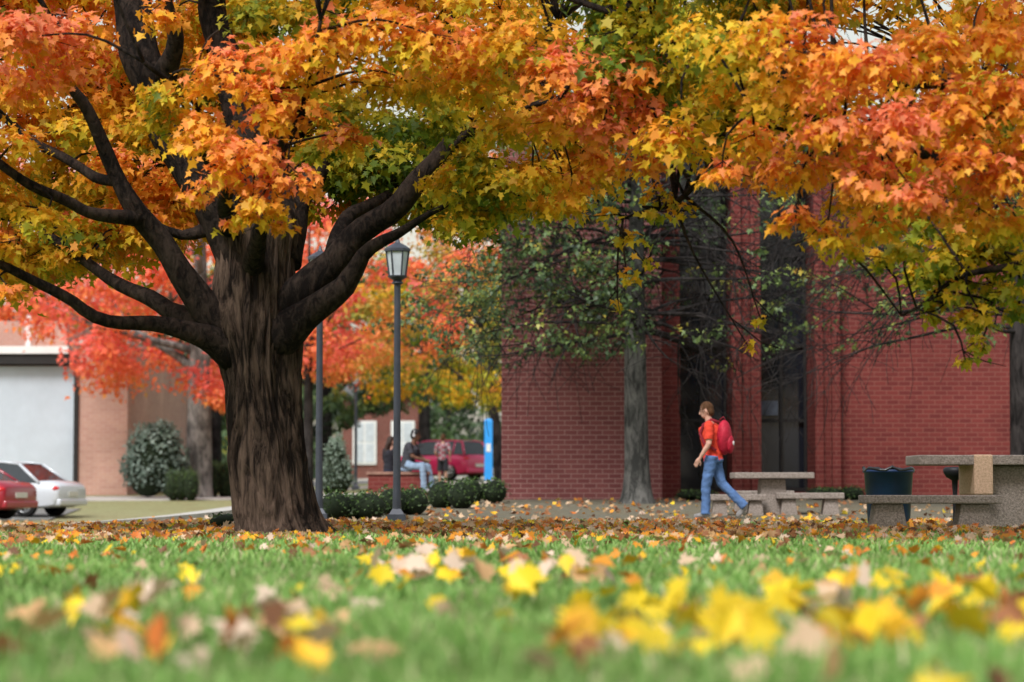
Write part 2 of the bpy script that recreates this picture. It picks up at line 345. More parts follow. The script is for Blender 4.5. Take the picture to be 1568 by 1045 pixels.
# ---------------------------------------------------------------- main maple
def px(lst,scale=1):
    P=[];
    for (u,v,d,h) in lst:
        p=W(u,v,d); P.append([*p,h*d/F])
    return P
LIMBS=[]
def limb(mb,lst,n=14,step=.12,bark=.10,raw=False,th=1):
    A=catmull(px(lst) if not raw else lst,step)
    rad=[]
    for i,a in enumerate(A): rad.append(max(.006,a[3]*th)*(1+bark*noise.noise(Vector(a[:3])*3)))
    pts=[Vector(a[:3])+Vector((noise.noise(Vector(a[:3])*1.6),noise.noise(Vector(a[:3])*1.6+Vector((9,0,0))),noise.noise(Vector(a[:3])*1.6+Vector((0,9,0)))))*.12*(min(1,i/6)) for i,a in enumerate(A)]
    mb.tube(pts,rad,n)
    return [np.array(p) for p in pts],rad
maple=empty('maple_tree',(0,0,0))
def add_maple_trunk():
    prof=[(440,842,24.7,84),(436,826,24.7,76),(430,806,24.7,65),(422,780,24.7,60),(418,750,24.7,57),(411,700,24.7,55),(405,640,24.7,52),(400,590,24.7,54),(394,545,24.7,60),(388,500,24.7,66),(386,455,24.7,60),(388,400,24.7,54),(392,355,24.7,56),(392,320,24.7,52)]
    A=catmull(px(prof),.03); n=180; vs=[];k=len(A)
    for j,a in enumerate(A):
        hgt=a[2]-A[0][2]
        for i in range(n):
            th=2*math.pi*i/n; c,s=math.cos(th),math.sin(th)
            tw=noise.noise(Vector((c*1.5,s*1.5,a[2]*.8)))*.6
            cc_,ss_=math.cos(th+tw),math.sin(th+tw)
            r1=abs(noise.noise(Vector((cc_*3.6,ss_*3.6,a[2]*.55))))*2.6
            r2=abs(noise.noise(Vector((cc_*7.5,ss_*7.5,a[2]*1.4+5))))*2.6
            r3=noise.noise(Vector((c*20,s*20,a[2]*7)))
            lob=noise.noise(Vector((c*1.2,s*1.2,a[2]*.5+3)))
            fl=math.exp(-hgt/.16)
            lobe=(max(0,math.cos(th*2.5-.2))**2*.5+max(0,math.cos(th+.15))**6*.6)*fl
            R=a[3]*(.93+.13*min(1,r1)+.085*min(1,r2)+.018*r3+.09*lob+lobe*.6)
            vs.append((a[0]+R*c,a[1]+R*s*.9,a[2]))
    fs=[(j*n+i,j*n+(i+1)%n,(j+1)*n+(i+1)%n,(j+1)*n+i) for j in range(k-1) for i in range(n)]
    fs.append(tuple((k-1)*n+i for i in range(n)))
    mb=MB(); mb.add(vs,fs); mb.obj('trunk',M_bark,maple,True)
add_maple_trunk()
mb=MB()
main=[
 [(385,420,24.7,46),(350,340,24.7,40),(290,250,24.6,32),(245,160,24.5,29),(208,60,24.5,29),(190,-40,24.6,26),(150,-250,24.8,20),(120,-450,25,9)],
 [(400,400,24.8,50),(425,330,25,44),(395,240,25.2,30),(350,130,25.3,25),(328,40,25.4,23),(322,-60,25.5,21),(360,-280,25.8,14),(400,-480,26,6)],
 [(250,120,24.4,22),(270,60,24.0,13),(260,-30,23.6,10),(250,-150,23,6)],
 [(400,500,24.7,40),(450,455,24.6,30),(505,405,24.5,24),(560,352,24.4,20),(620,290,24.3,17),(690,228,24.2,13),(745,165,24.0,9),(800,90,23.8,6),(860,20,23.5,5)],
 [(420,520,24.6,36),(475,480,24.4,24),(525,435,24.2,17),(560,395,24.1,12),(610,365,24,8),(660,330,23.9,5),(720,290,23.7,3)],
 [(430,400,24.8,34),(450,340,25.0,24),(478,280,25.3,17),(520,210,25.8,11),(580,120,26.3,8),(640,60,26.5,6)],
 [(505,408,24.5,18),(535,340,25,12),(590,300,25.6,8),(650,260,26.4,5)],
 [(395,540,24.7,46),(345,500,24.6,30),(300,455,24.5,23),(262,395,24.4,19),(222,335,24.3,17),(185,280,24.2,13),(155,220,24.0,11),(125,160,23.8,9),(95,100,23.5,6),(70,20,23,4)],
 [(360,540,24.6,32),(310,512,24.4,20),(250,500,24.2,13),(190,490,24,11),(110,465,23.8,9),(30,425,23.5,7),(-60,370,23.2,6),(-160,330,23,3)],
 [(350,520,24.7,30),(290,490,24.9,18),(225,460,25.1,12),(150,415,25.3,9),(90,370,25.5,7),(55,340,25.7,5)],
 [(222,335,24.3,14),(165,330,24,11),(100,310,23.7,9),(40,280,23.4,8),(-40,220,23,6),(-140,150,22.6,3)],
 [(185,280,24.2,9),(130,260,24.6,8),(60,215,25,7),(0,175,25.4,6),(-90,120,25.8,4)],
 [(215,325,24.3,9),(235,345,24.6,7),(285,363,24.7,8),(330,355,24.7,12)],
 [(395,450,25,34),(420,350,26,22),(470,200,27.2,14),(520,40,28.3,8),(560,-100,29,4)],
 [(390,450,25,30),(330,300,26.2,18),(240,200,27.4,12),(130,120,28.4,7),(20,60,29,4)],
 [(385,420,24.6,20),(405,340,23.6,11),(440,250,22.4,7),(470,130,21.4,5),(500,30,20.6,3)],
 [(350,350,24.4,16),(330,260,23.2,9),(300,180,22.4,6),(230,100,21.6,4)],
 [(690,228,24.2,9),(760,190,23.2,7),(840,150,22.2,5),(930,130,21.3,4),(1000,170,20.9,2)],
 [(700,222,24.2,8),(780,180,24.6,6),(880,170,25,4),(980,200,25.3,3)],
]
for l in main:
    p,r=limb(mb,l,16 if l[0][3]>30 else 10); LIMBS+=list(zip(p,r))
FA=Foliage(); LS=.098
frontA=[(350,120,80,21.5,.75),(420,160,75,21.4,.84),(300,200,70,21.8,.62),(370,235,70,21.2,.8),(440,275,52,21.3,.86),(330,275,52,21.5,.86),(255,150,60,21.9,.45),(450,95,70,21.4,.72),(400,305,46,21.2,.74),(235,190,45,22.2,.5),(385,330,30,21.3,.7),(300,300,30,21.6,.8),
(520,60,75,21,.72),(600,50,75,21,.68),(680,60,80,21,.8),(560,130,65,21.8,.6),(640,125,65,21.8,.55),(720,120,75,21.6,.66),(800,55,80,21,.6),(860,115,75,20.9,.85),(925,150,65,20.8,.95),(950,105,60,20.8,.88),(850,190,60,21.6,.72),(785,195,65,22,.5),(925,205,45,21,.92),
(600,190,55,23,.22),(670,180,55,23,.28),(725,240,55,23.3,.38),(765,285,55,23.4,.42),(830,265,55,23,.55),(868,310,42,23,.6),(715,325,42,23.6,.42),(530,170,50,22.5,.35),(500,230,45,23,.3),(760,325,34,23.6,.42),(830,320,34,23.4,.5),(530,215,42,22.5,.8),
(60,60,80,22,.95),(20,120,65,22,.86),(105,105,50,22.6,.84),(135,45,50,22.6,.8),(400,15,60,22,.35),(15,60,70,21.5,.9),(470,20,60,22,.45),(240,20,40,22.8,.75),
(30,215,50,23,.6),(60,345,50,23,.48),(10,370,50,23.2,.6),(115,390,45,25.5,.62),(20,445,30,23.2,.8),(110,200,45,25,.45),(430,345,24,21.6,.75),(355,345,22,21.6,.7),
(520,270,50,25.6,.3),(565,235,50,25.6,.22),(610,235,48,25.6,.25),(560,300,42,25.8,.35),(650,290,46,25.4,.35),(680,345,38,25.3,.45),(520,320,36,25.9,.7),(620,330,32,25.6,.45),(470,320,40,26,.5),(730,350,30,24.6,.45),(590,270,44,26,.22),
(1000,170,42,21,.85),(1040,210,42,21,.95),(985,245,42,21.5,.9),(915,250,45,21.8,.75),(880,280,40,22,.7)]
def nl(R,k=290): return k*(R/.5)**2
for (u,v,r,d,b) in frontA:
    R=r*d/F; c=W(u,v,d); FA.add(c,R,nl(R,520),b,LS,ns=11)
cp=np.array([(W(u,v,24)[0],W(u,v,24)[2],b) for (u,v,r,d,b) in frontA])
def biasA(c):
    w=np.exp(-((cp[:,:2]-[c[0]*24/c[1],.5+(c[2]-.5)*24/c[1]])**2).sum(1)/.35)+1e-6; return float((w*cp[:,2]).sum()/w.sum())
lowA=([-500,0,80,150,230,310,480,560,640,700,760,830,880,930,1000,1060],[400,455,430,410,380,330,300,320,350,365,360,360,320,240,210,220])
for i in range(270):
    u=rng.uniform(-60,1040) if i<160 else rng.uniform(-50,400); d=rng.uniform(25.4,29.5) if (u<700) else rng.uniform(23.5,27.5)
    vl=np.interp(u,*lowA)-35; v=rng.uniform(-90,vl)
    if rng.random()<.3: v=vl-abs(rng.normal())*30
    R=rng.uniform(.38,.6); c=W(u,v,d); FA.add(c,R,nl(R,290),max(.14,biasA(c)-.07+rng.normal()*.12),LS*1.1)
for i in range(110):   # rest of the crown, beyond what the photo frames
    a=rng.uniform(0,2*math.pi); rr=5.6*math.sqrt(rng.random()); x=-2.6+rr*math.cos(a)*1.05; y=24.7+rr*math.sin(a); z=rng.uniform(5.9,9.0-rr*.45)
    if z<.5+y*.215: continue
    FA.add((x,y,z),.6,75,rng.uniform(.35,.9),.17)
for i in range(40):
    x=rng.uniform(-9.2,-5.6); y=rng.uniform(21,28.5); z=rng.uniform(3.0,6.2)
    if x/y<-.225: FA.add((x,y,z),.55,130,rng.uniform(.4,.9),.14)
def twigs(mb,F_,LIMBS,maxd=6,rr=.011,sub=2):
    kd=KDTree(len(LIMBS)); 
    for i,(p,r) in enumerate(LIMBS): kd.insert(Vector(p),i)
    kd.balance()
    for c in F_.c:
        co,i,dist=kd.find(Vector(c))
        if dist>maxd: continue
        a=Vector(LIMBS[i][0]); e=Vector(c); mid=(a+e)/2+Vector((rng.normal()*.1,rng.normal()*.1,.12*dist))
        A=catmull([[*a,min(LIMBS[i][1]*.7,rr+.006*dist)],[*mid,rr],[*e,rr*.55]],.15)
        mb.tube([q[:3] for q in A],[q[3] for q in A],6)
        for s in range(sub):
            d=Vector(unit(rng.normal(size=(1,3)))[0])*.35; d.z=abs(d.z)*.3-.08
            mb.tube([e-(e-mid)*.3,e-(e-mid)*.05+d*.5,e+d],[rr*.55,rr*.4,rr*.22],4)
twigs(mb,FA,LIMBS)
mb.obj('limbs',M_barkl,maple,True)
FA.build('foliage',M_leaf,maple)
# ---------------------------------------------------------------- right maple (trunk beyond the right edge)
mapleB=empty('maple_tree'); mb=MB(); LB=[]
bx,by=6.6,21.0
def rl(l,n=10):
    p,r=limb(mb,l,n,raw=True); LB.extend(zip(p,r))
rl([[bx,by,-.1,.42],[bx,by,.3,.32],[bx-.02,by,1.2,.28],[bx,by,2.2,.27],[bx,by,3.4,.22],[bx+.1,by,5,.16],[bx,by,7.4,.05]],20)
rl([[bx,by,2.3,.18],[bx-1.2,by-.5,2.9,.09],[bx-2.4,by-1,3.1,.06],[bx-3.6,by-1.4,3.4,.04],[bx-4.6,by-1.4,3.6,.02]])
rl([[bx,by,2.9,.18],[bx-1.4,by+.3,3.7,.1],[bx-3,by+.2,4.1,.075],[bx-4.6,by,4.3,.05],[bx-5.8,by+.2,4.7,.03],[bx-6.6,by+.2,5.2,.015]])
rl([[bx,by,1.9,.12],[bx-1.0,by-.2,2.25,.06],[bx-1.9,by-.4,2.45,.04],[bx-2.7,by-.5,2.3,.025],[bx-3.3,by-.5,2.0,.01]])
rl([[bx-3.6,by+.1,4.2,.05],[bx-4.6,by+1,3.6,.035],[bx-5.1,by+1.4,3.2,.025],[bx-5.6,by+1.5,3.0,.012]])
rl([[bx,by,3,.15],[bx-.6,by+2,4,.09],[bx-1.6,by+4,4.6,.04]]); rl([[bx,by,3,.15],[bx-.8,by-2,4,.08],[bx-1.8,by-3,4.6,.03]])
rl([[bx,by,3,.15],[bx+2,by+.8,4,.08],[bx+4,by+1.2,4.6,.03]]); rl([[bx,by,4,.12],[bx-2,by-.8,5.4,.07],[bx-3.6,by-1.2,6.2,.03]])
FB=Foliage()
frontB=[(1000,40,75,21,.32),(1080,55,75,20,.45),(1050,110,55,21,.35),(1150,50,85,19,.6),(1240,75,85,18.8,.78),(1330,105,85,18.6,.84),(1420,75,85,18.8,.74),(1520,55,85,18.8,.72),(1200,155,75,19.3,.58),(1155,215,60,20,.7),(1105,265,42,20,.78),(1280,185,75,18.8,.88),(1380,195,75,18.6,.95),(1470,165,80,18.8,.75),(1550,155,80,18.8,.72),(1230,255,62,19.4,.74),(1320,280,65,18.8,.85),(1405,300,60,18.6,.92),(1480,265,70,18.8,.8),(1550,275,70,18.8,.78),(1218,335,42,19.4,.74),(1265,365,36,19.5,.6),(1340,345,45,19.4,.66),(1500,335,55,19.4,.7),(1560,340,45,19.4,.68),
(1440,400,42,20.5,.36),(1500,392,42,21,.35),(1550,400,45,21,.32),(1445,455,36,20.5,.4),(1480,495,34,20.5,.42),(1500,530,24,20.4,.42),(1478,552,20,20.4,.45),(1545,450,36,20.6,.36),(1295,385,36,20,.48),(1385,385,36,20,.45),(1120,130,60,20.5,.5),(940,20,50,21.5,.35),(1590,220,80,19,.7),(1610,80,90,19,.8),(1600,400,60,20,.4),
(1340,395,34,20.4,.42),(1410,425,34,20.8,.38),(1520,440,38,21,.38),(1560,475,30,20.8,.4),(1425,480,24,20.6,.42),(1505,485,30,20.5,.42),(1465,430,34,21,.4)]
for (u,v,r,d,b) in frontB:
    R=r*d/F; FB.add(W(u,v,d),R,nl(R,520),b,.092,ns=11)
for (u,v,r,n) in [(1005,325,30,30),(965,365,28,28),(960,425,22,20),(945,468,14,12),(1045,325,30,28),(930,330,26,28),(985,400,24,16),(1010,300,30,50),(1165,490,20,14),(1145,530,16,10)]:
    FB.add(W(u,v,22.3),r*22.3/F,n,.48,.09)
cpB=np.array([(W(u,v,20)[0],W(u,v,20)[2],b) for (u,v,r,d,b) in frontB])
lowB=([900,940,1000,1070,1150,1200,1250,1330,1400,1450,1568,1700],[120,160,270,285,290,330,370,370,390,470,470,450])
for i in range(120):
    u=rng.uniform(930,1680); d=rng.uniform(20.5,25.5); vl=np.interp(u,*lowB)-38; v=rng.uniform(-80,vl)
    c=W(u,v,d); w=np.exp(-((cpB[:,:2]-[c[0]*20/d,.5+(c[2]-.5)*20/d])**2).sum(1)/.25)+1e-6; bb=float((w*cpB[:,2]).sum()/w.sum())
    R=rng.uniform(.34,.55); FB.add(c,R,nl(R,290),max(.15,bb-.1+rng.normal()*.12),.105)
for i in range(90):
    a=rng.uniform(0,2*math.pi); rr=5.2*math.sqrt(rng.random()); x=bx+rr*math.cos(a); y=by+rr*math.sin(a)
    z=rng.uniform(5.2,8.4-rr*.4) if x/y<.23 else rng.uniform(3,8.2-rr*.4)
    if z<.5+ y*.215 and x/y<.23: continue
    FB.add((x,y,z),.6,75,rng.uniform(.35,.95),.17)
twigs(mb,FB,LB,7)
mb.obj('trunk',M_barkl,mapleB,True); FB.build('foliage',M_leaf,mapleB)
# ---------------------------------------------------------------- generic trees
def branch(mb,p,d,L_,r,dep,ends,spread=.7,droop=0.,n=6,kids=4):
    pts=[Vector(p)];d=Vector(d).normalized(); k=5
    for i in range(k):
        d=(d+Vector(rng.normal(size=3))*.13+Vector((0,0,-droop))).normalized(); pts.append(pts[-1]+d*(L_/k))
    rad=[max(.005,r*(1-.75*i/k)) for i in range(k+1)]
    mb.tube(pts,rad,n)
    if dep==0: ends.append(np.array(pts[-1])); ends.append(np.array(pts[3])); return
    for j in range(kids):
        i=rng.integers(2,k+1); dd=(d+Vector(unit(rng.normal(size=(1,3)))[0])*spread*1.3).normalized()
        branch(mb,pts[i],dd,L_*rng.uniform(.5,.72),rad[i]*.65,dep-1,ends,spread,droop*1.25,max(4,n-1),kids)
def gtree(name,x,y,h,r,crown_r,palette_bias,zlow,nc,leafsize,bark,leaf,R=RAMP,dens=150,lean=0,cR=.9,bvar=.12,flat=.7,cx=0):
    z0=Tz(x,y); e=empty(name,(x,y,z0)); mb=MB(); ends=[]
    path=[[0,0,-.2,r*1.5],[0,0,.15,r*1.15],[lean*.1,0,h*.2,r],[lean*.4,0,h*.45,r*.8],[lean*.8,0,h*.75,r*.45],[lean,0,h*.95,r*.12]]
    A=catmull(path,.25); mb.tube([a[:3] for a in A],[a[3] for a in A],12)
    for i in range(11):
        t=rng.uniform(.42,.85); q=A[int(t*len(A))]; a=rng.uniform(0,6.28)
        branch(mb,q[:3],(math.cos(a),math.sin(a),rng.uniform(.35,.9)),crown_r*rng.uniform(.5,.75),q[3]*.45,1,ends,n=6,kids=3,spread=.5)
    mb.obj('trunk',bark,e,True); f=Foliage()
    for i in range(nc):
        d=unit(rng.normal(size=(1,3)))[0]*rng.uniform(.45,1)**.6; zc=(h+zlow)/2; hz=(h-zlow)/2*1.1
        c=np.array([cx+d[0]*crown_r,d[1]*crown_r,zc+d[2]*hz])
        if c[2]<zlow: c[2]=zlow+rng.random()*.5
        f.add(c,cR*rng.uniform(.7,1.2),dens,palette_bias+rng.normal()*bvar,leafsize,flat=flat)
    f.build('foliage',leaf,e,R=R,shape='oval' if y>100 else 'maple'); return e
RED=np.array([(.10,.16,.03),(.45,.38,.06),(.80,.38,.08),(.88,.26,.08),(.90,.19,.09),(.88,.17,.13)])
GRN=np.array([(.025,.045,.022),(.05,.085,.035),(.10,.16,.06),(.20,.27,.07),(.50,.44,.07),(.80,.42,.07)])
gtree('red_maple_tree',X(305,85),85,12,.44,6.6,.82,3.4,120,.21,M_barkp,M_leaf,RED,160,cR=1.15,bvar=.1)
gtree('red_maple_tree',X(60,108),108,15,.4,7.5,.78,6.5,80,.34,M_barkg,M_leaf,RED,120,cR=1.6)
gtree('red_maple_tree',X(455,72),76,9,.16,4.2,.66,3.9,62,.18,M_barkd,M_leaf,RED,150,cx=1.4,bvar=.18)
gtree('maple_tree',X(765,95),95,9,.20,5.4,.40,3.2,95,.2,M_barkd,M_leaf,RAMP,150,lean=-1.0,cx=-1.8,bvar=.17)
gtree('shade_tree',X(835,68.5),68.5,9.5,.16,3.6,.46,4.0,55,.16,M_barkd,M_leaf,RED,130,cx=-.4,bvar=.24)
gtree('shade_tree',X(650,112),112,10,.3,6,.28,3.4,85,.26,M_barkd,M_green,GRN,150)
gtree('shade_tree',X(500,118),118,10,.3,6,.25,2.6,80,.28,M_barkd,M_green,GRN,150)
gtree('shade_tree',X(330,112),112,10,.3,6,.3,2.2,75,.26,M_barkd,M_green,GRN,150)
# oak in front of the hall: largely bare, dark drooping twigs
ox,oy=X(975,47),47.; oz=Tz(ox,oy); oak=empty('pin_oak_tree',(ox,oy,oz)); mb=MB(); ends=[]
A=catmull([[0,0,-.15,.42],[0,0,.12,.32],[0,0,.6,.25],[-.02,0,2,.225],[-.03,0,3.6,.20],[0,0,5.2,.15],[.02,0,7,.09],[0,0,8.6,.03]],.2)
mb.tube([a[:3] for a in A],[a[3] for a in A],18)
for i in range(96):
    z=rng.uniform(3.2,7.3); a=rng.uniform(0,6.28); l=rng.uniform(1.9,3.7)*(1 if z<6.2 else .75)
    if abs(math.sin(a))>.85: l*=.6
    branch(mb,(0,0,z),(math.cos(a),math.sin(a)*.8,rng.uniform(-.08,.4)),l,.045,2,ends,spread=.75,droop=.05,n=5,kids=4)
o_=mb.obj('trunk',[M_barkg,M_barkd],oak,True); nf=len(o_.data.polygons); tf=(len(A)-1)*18+2
mi=np.ones(nf,np.int32); mi[:tf]=0; o_.data.polygons.foreach_set('material_index',mi)
f=Foliage()
for c in ends:
    if c[2]<2.9: continue
    p=.45 if c[0]<-.5 else (.2 if c[0]<.3 else .05)
    if rng.random()<p: f.add(c,.34,22,.40+rng.normal()*.13,.10)
f.build('foliage',M_green,oak,R=GRN)
# oak at the far right, whose long low branches reach back across the wall
ox,oy=X(1566,44),44.; oak2=empty('oak_tree',(ox,oy,Tz(ox,oy))); mb=MB(); ends=[]
A=catmull([[0,0,-.15,.36],[0,0,.2,.27],[0,0,1,.24],[0,0,4,.2],[.1,0,7,.1],[.1,0,9,.03]],.3)
mb.tube([a[:3] for a in A],[a[3] for a in A],14)
for i in range(46):
    z=rng.uniform(3.2,7.2); a=rng.uniform(0,6.28) if i%2 else rng.uniform(2.3,4.0)
    branch(mb,(0,0,z),(math.cos(a),math.sin(a)*.7,rng.uniform(-.05,.35)),rng.uniform(2.0,4.3),.045,2,ends,spread=.6,droop=.05,n=5,kids=4)
mb.obj('trunk',M_barkd,oak2,True); f=Foliage()
for c in ends:
    if c[2]<2.9: continue
    if rng.random()<(.2 if c[0]>-2.5 else .07): f.add(c,.30,24,.48+rng.normal()*.1,.10)
f.build('foliage',M_green,oak2,R=GRN)
# distant trees, one mass
f=Foliage(); e=empty('distant_treeline'); mb=MB()
for i in range(34):
    x=rng.uniform(-55,60); y=rng.uniform(152,200); h=rng.uniform(10,17); z0=1
    mb.tube([(x,y,0),(x,y,h*.8)],[.4,.1],7); b_=rng.choice([.2,.25,.3,.55,.7],p=[.3,.25,.2,.15,.1])
    for k in range(20):
        d=unit(rng.normal(size=(1,3)))[0]*rng.uniform(.5,1)**.5
        f.add((x+d[0]*5,y+d[1]*5,max(1.8,z0+h*.5+d[2]*h*.5)),2.0,80,b_+rng.normal()*.07,.65,ns=6)
for i in range(75):
    x=rng.uniform(-50,20); f.add((x,rng.uniform(136,149),1.6+rng.random()*2.2),1.6,110,.22+rng.normal()*.07,.45)
mb.obj('trunks',M_barkd,e,True); f.build('foliage',M_green,e,shape='oval',R=GRN)
# ---------------------------------------------------------------- shrubs
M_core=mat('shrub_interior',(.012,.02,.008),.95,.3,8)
def shrub(name,x,y,blobs,size,n,cols,zoff=0):
    z0=Tz(x,y)+zoff; e=empty(name,(x,y,z0)); mb=MB(); P=[];NR=[]
    for (cx,cy,cz,rx,ry,rz) in blobs:
        mb.ell((cx,cy,cz),(rx*.84,ry*.84,rz*.84))
        k=int(n*rx*rz); d=unit(rng.normal(size=(k,3))); d[:,2]=np.where(d[:,2]<-.5,-d[:,2],d[:,2])
        lump=1+.10*np.sin(d[:,0]*9+cx*7)*np.sin(d[:,2]*8+cy)+rng.normal(size=k)*.08
        P.append(np.array([cx,cy,cz])+d*np.array([rx,ry,rz])*(lump*.97)[:,None]); NR.append(d)
    mb.obj('dark_core',M_core,e,True); P=np.concatenate(P);NR=np.concatenate(NR);k=len(P)  # dark solid core added so the leaf shell is not see-through
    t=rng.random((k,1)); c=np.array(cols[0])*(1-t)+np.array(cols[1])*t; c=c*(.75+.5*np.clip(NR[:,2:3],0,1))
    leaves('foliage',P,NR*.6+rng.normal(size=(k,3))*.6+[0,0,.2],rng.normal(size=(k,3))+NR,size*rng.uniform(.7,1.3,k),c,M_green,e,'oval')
BOX=[(.03,.06,.018),(.10,.17,.045)]
def hedge(u0,u1,v0,v1,d,name='boxwood_hedge'):
    x0,x1=X(u0,d),X(u1,d); h=W(u0,v0,d)[2]-Tz((x0+x1)/2,d); bl=[]
    nb=max(1,round((x1-x0)/.30)); w=(x1-x0)/nb
    for i in range(nb): bl.append(((i+.5)*w-(x1-x0)/2+rng.normal()*.04,rng.normal()*.12,h*.42,max(.3,w*.8),.42,h*.56*rng.uniform(.85,1.06)))
    shrub(name,(x0+x1)/2,d,bl,.055,2900,BOX)
hedge(505,580,750,790,37.5); hedge(588,648,743,784,40); hedge(660,722,734,772,44); hedge(712,766,731,770,47)
hedge(338,362,783,812,30,'boxwood_bush'); hedge(1240,1310,744,765,49.8,'foundation_shrub'); hedge(1040,1085,748,765,49.5,'foundation_shrub')
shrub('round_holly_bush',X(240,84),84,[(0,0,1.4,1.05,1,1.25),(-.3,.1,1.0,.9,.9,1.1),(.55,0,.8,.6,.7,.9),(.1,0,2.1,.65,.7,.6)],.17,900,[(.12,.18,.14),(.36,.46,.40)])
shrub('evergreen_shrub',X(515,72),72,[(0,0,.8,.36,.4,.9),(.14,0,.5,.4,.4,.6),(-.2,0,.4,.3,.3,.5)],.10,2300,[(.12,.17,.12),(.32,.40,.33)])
hedge(195,345,706,745,95,'clipped_hedge')
hedge(258,300,716,750,82,'low_shrub'); hedge(325,360,706,742,86,'low_shrub')
# ---------------------------------------------------------------- brick hall
hall=empty('brick_hall',(0,0,0)); TOP=7.9
mb=MB(); mb.box(X(768,50),3.10,50,64,-.3,TOP); mb.obj('west_block_walls',M_brickL,hall)
mb=MB()
mb.box(7.04,13.4,52,64,-.3,TOP-.01); mb.box(3.11,7.03,53.6,64,-.3,TOP-.02)
def ribs(x0,x1,y,k):
    w=(x1-x0)/k
    for i in range(k): mb.box(x0+i*w+.003,x0+(i+1)*w-.003,y+(0 if i%2==0 else .10),53.58,-.3,TOP-.05)
ribs(3.12,3.60,51.6,2); ribs(4.72,5.35,51.9,3); ribs(6.48,7.03,51.7,3)
mb.box(3.61,4.71,52.6,53.58,-.3,.42); mb.box(5.36,6.47,52.6,53.58,-.3,.42)
mb.obj('east_block_walls',M_brickA,hall)
mb=MB(); mb.box(X(768,50)-.1,3.2,49.9,64.1,TOP,TOP+.25); mb.box(3.21,13.5,51.4,64.1,TOP,TOP+.24); mb.obj('parapet_coping',M_conc,hall)
mb=MB()
for x0,x1 in ((3.61,4.71),(5.36,6.47)): mb.box(x0,x1,53.2,53.25,.42,TOP-.1)
mb.obj('window_glass',M_glassd,hall)
mb=MB()
for x0,x1 in ((3.61,4.71),(5.36,6.47)):
    for xx in (x0,x1-.06,(x0+x1)/2-.03): mb.box(xx,xx+.06,53.08,53.19,.43,TOP-.12)
    for zz in (.44,1.95,3.6,5.6): mb.box(x0+.061,(x0+x1)/2-.031,53.1,53.19,zz,zz+.07); mb.box((x0+x1)/2+.031,x1-.061,53.1,53.19,zz,zz+.07)
mb.obj('window_frames',M_dark,hall)
mb=MB(); mb.box(5.47,5.85,53.16,53.195,2.1,2.42); mb.obj('window_reflection',mat('reflection_tint',(.12,.14,.18),.7),hall)  # pale reflection in the pane, painted as a flat panel before the glass
# ---------------------------------------------------------------- left building
lb=empty('pink_brick_building'); z0=-.2; yb=90
mb=MB(); mb.box(X(118,90),X(195,90),yb,yb+20,z0,5.85); mb.box(-46,X(118,90)-.01,yb+.6,yb+20,z0,5.80); mb.obj('walls',M_brickP,lb)
mb=MB(); mb.box(-46,X(116,90)-.05,yb+.3,yb+.58,.1,5.05); mb.obj('rendered_wall',M_panel,lb)
mb=MB(); mb.box(-46,X(118,90)+.06,yb-.15,yb+.59,5.12,5.45); mb.box(X(116,90)-.06,X(118,90)+.06,yb-.1,yb+.29,.1,5.1); mb.obj('dark_trim',M_dark,lb)
mb=MB(); mb.box(-46,X(105,90),yb-.25,yb+.55,5.5,5.78); mb.box(X(33,90)-.1,X(33,90)+.1,yb+1,yb+1.2,5.82,7); mb.obj('white_fascia',M_white,lb)
mb=MB(); mb.box(-46,X(70,90),yb+4,yb+18,5.82,7.0); mb.obj('upper_storey',M_brickP,lb)
mb=MB(); mb.box(X(110,90),X(197,90),yb-.1,yb+20.1,5.86,6.0); mb.obj('coping',M_conc,lb)
# distant brick house (mostly hidden by planting)
hs=empty('brick_house',(X(578,133),133,1.0)); mb=MB(); mb.box(-1.9,2.6,0,7,-.5,4.6); mb.obj('walls',brick('house_brick',(.2,.06,.045),(.15,.045,.035),(.3,.2,.17)),hs)
mb=MB(); mb.add([(-2.3,-.5,4.6),(3,-.5,4.6),(3,7.5,4.6),(-2.3,7.5,4.6),(-.6,3.5,6.3),(1.3,3.5,6.3)],[(0,1,5,4),(1,2,5),(2,3,4,5),(3,0,4),(0,3,2,1)]); mb.obj('roof',M_roof,hs)
mw=MB();mg=MB()
for xx in (-.7,1.4):
    for zz in (.9,):
        mw.box(xx-.65,xx+.65,-.1,-.003,zz-.1,zz+2.3); 
        for a0,a1 in ((-.52,-.05),(.05,.52)):
            for b0,b1 in ((.02,1.05),(1.15,2.18)): mg.box(xx+a0,xx+a1,-.13,-.101,zz+b0,zz+b1)
mw.obj('window_frames',M_white,hs); mg.obj('window_panes',M_lglass,hs)
# ---------------------------------------------------------------- street lamps
def lamp(u,d,ztop):
    x=X(u,d); z0=Tz(x,d); h=ztop-z0; e=empty('street_lamp',(x,d,z0)); mb=MB()
    mb.frus(0,0,-.1,.12,.14,.14,.13,.13); mb.frus(0,0,.12,.2,.11,.11,.06,.06)
    mb.lathe(0,0,[(.065,.2),(.055,.6),(.047,h-.75),(.05,h-.62),(.09,h-.6),(.06,h-.56),(.14,h-.51),(.145,h-.49)],16)
    for i in range(6):
        a=math.pi*i/3; mb.tube([(.12*math.cos(a),.12*math.sin(a),h-.5),(.17*math.cos(a),.17*math.sin(a),h-.12)],[.012,.012],6)
    mb.lathe(0,0,[(.19,h-.13),(.19,h-.09),(.12,h-.04),(.04,h),(.015,h+.07),(.001,h+.09)],6)
    mb.obj('post',M_lamp,e,False)
    mb=MB(); mb.lathe(0,0,[(.108,h-.49),(.158,h-.135)],6); mb.obj('lantern_glass',M_lglass,e)
lamp(608,35.5,W(608,372,35.5)[2]); lamp(545,84,W(545,567,84)[2]); lamp(489,36.5,W(489,385,36.5)[2])
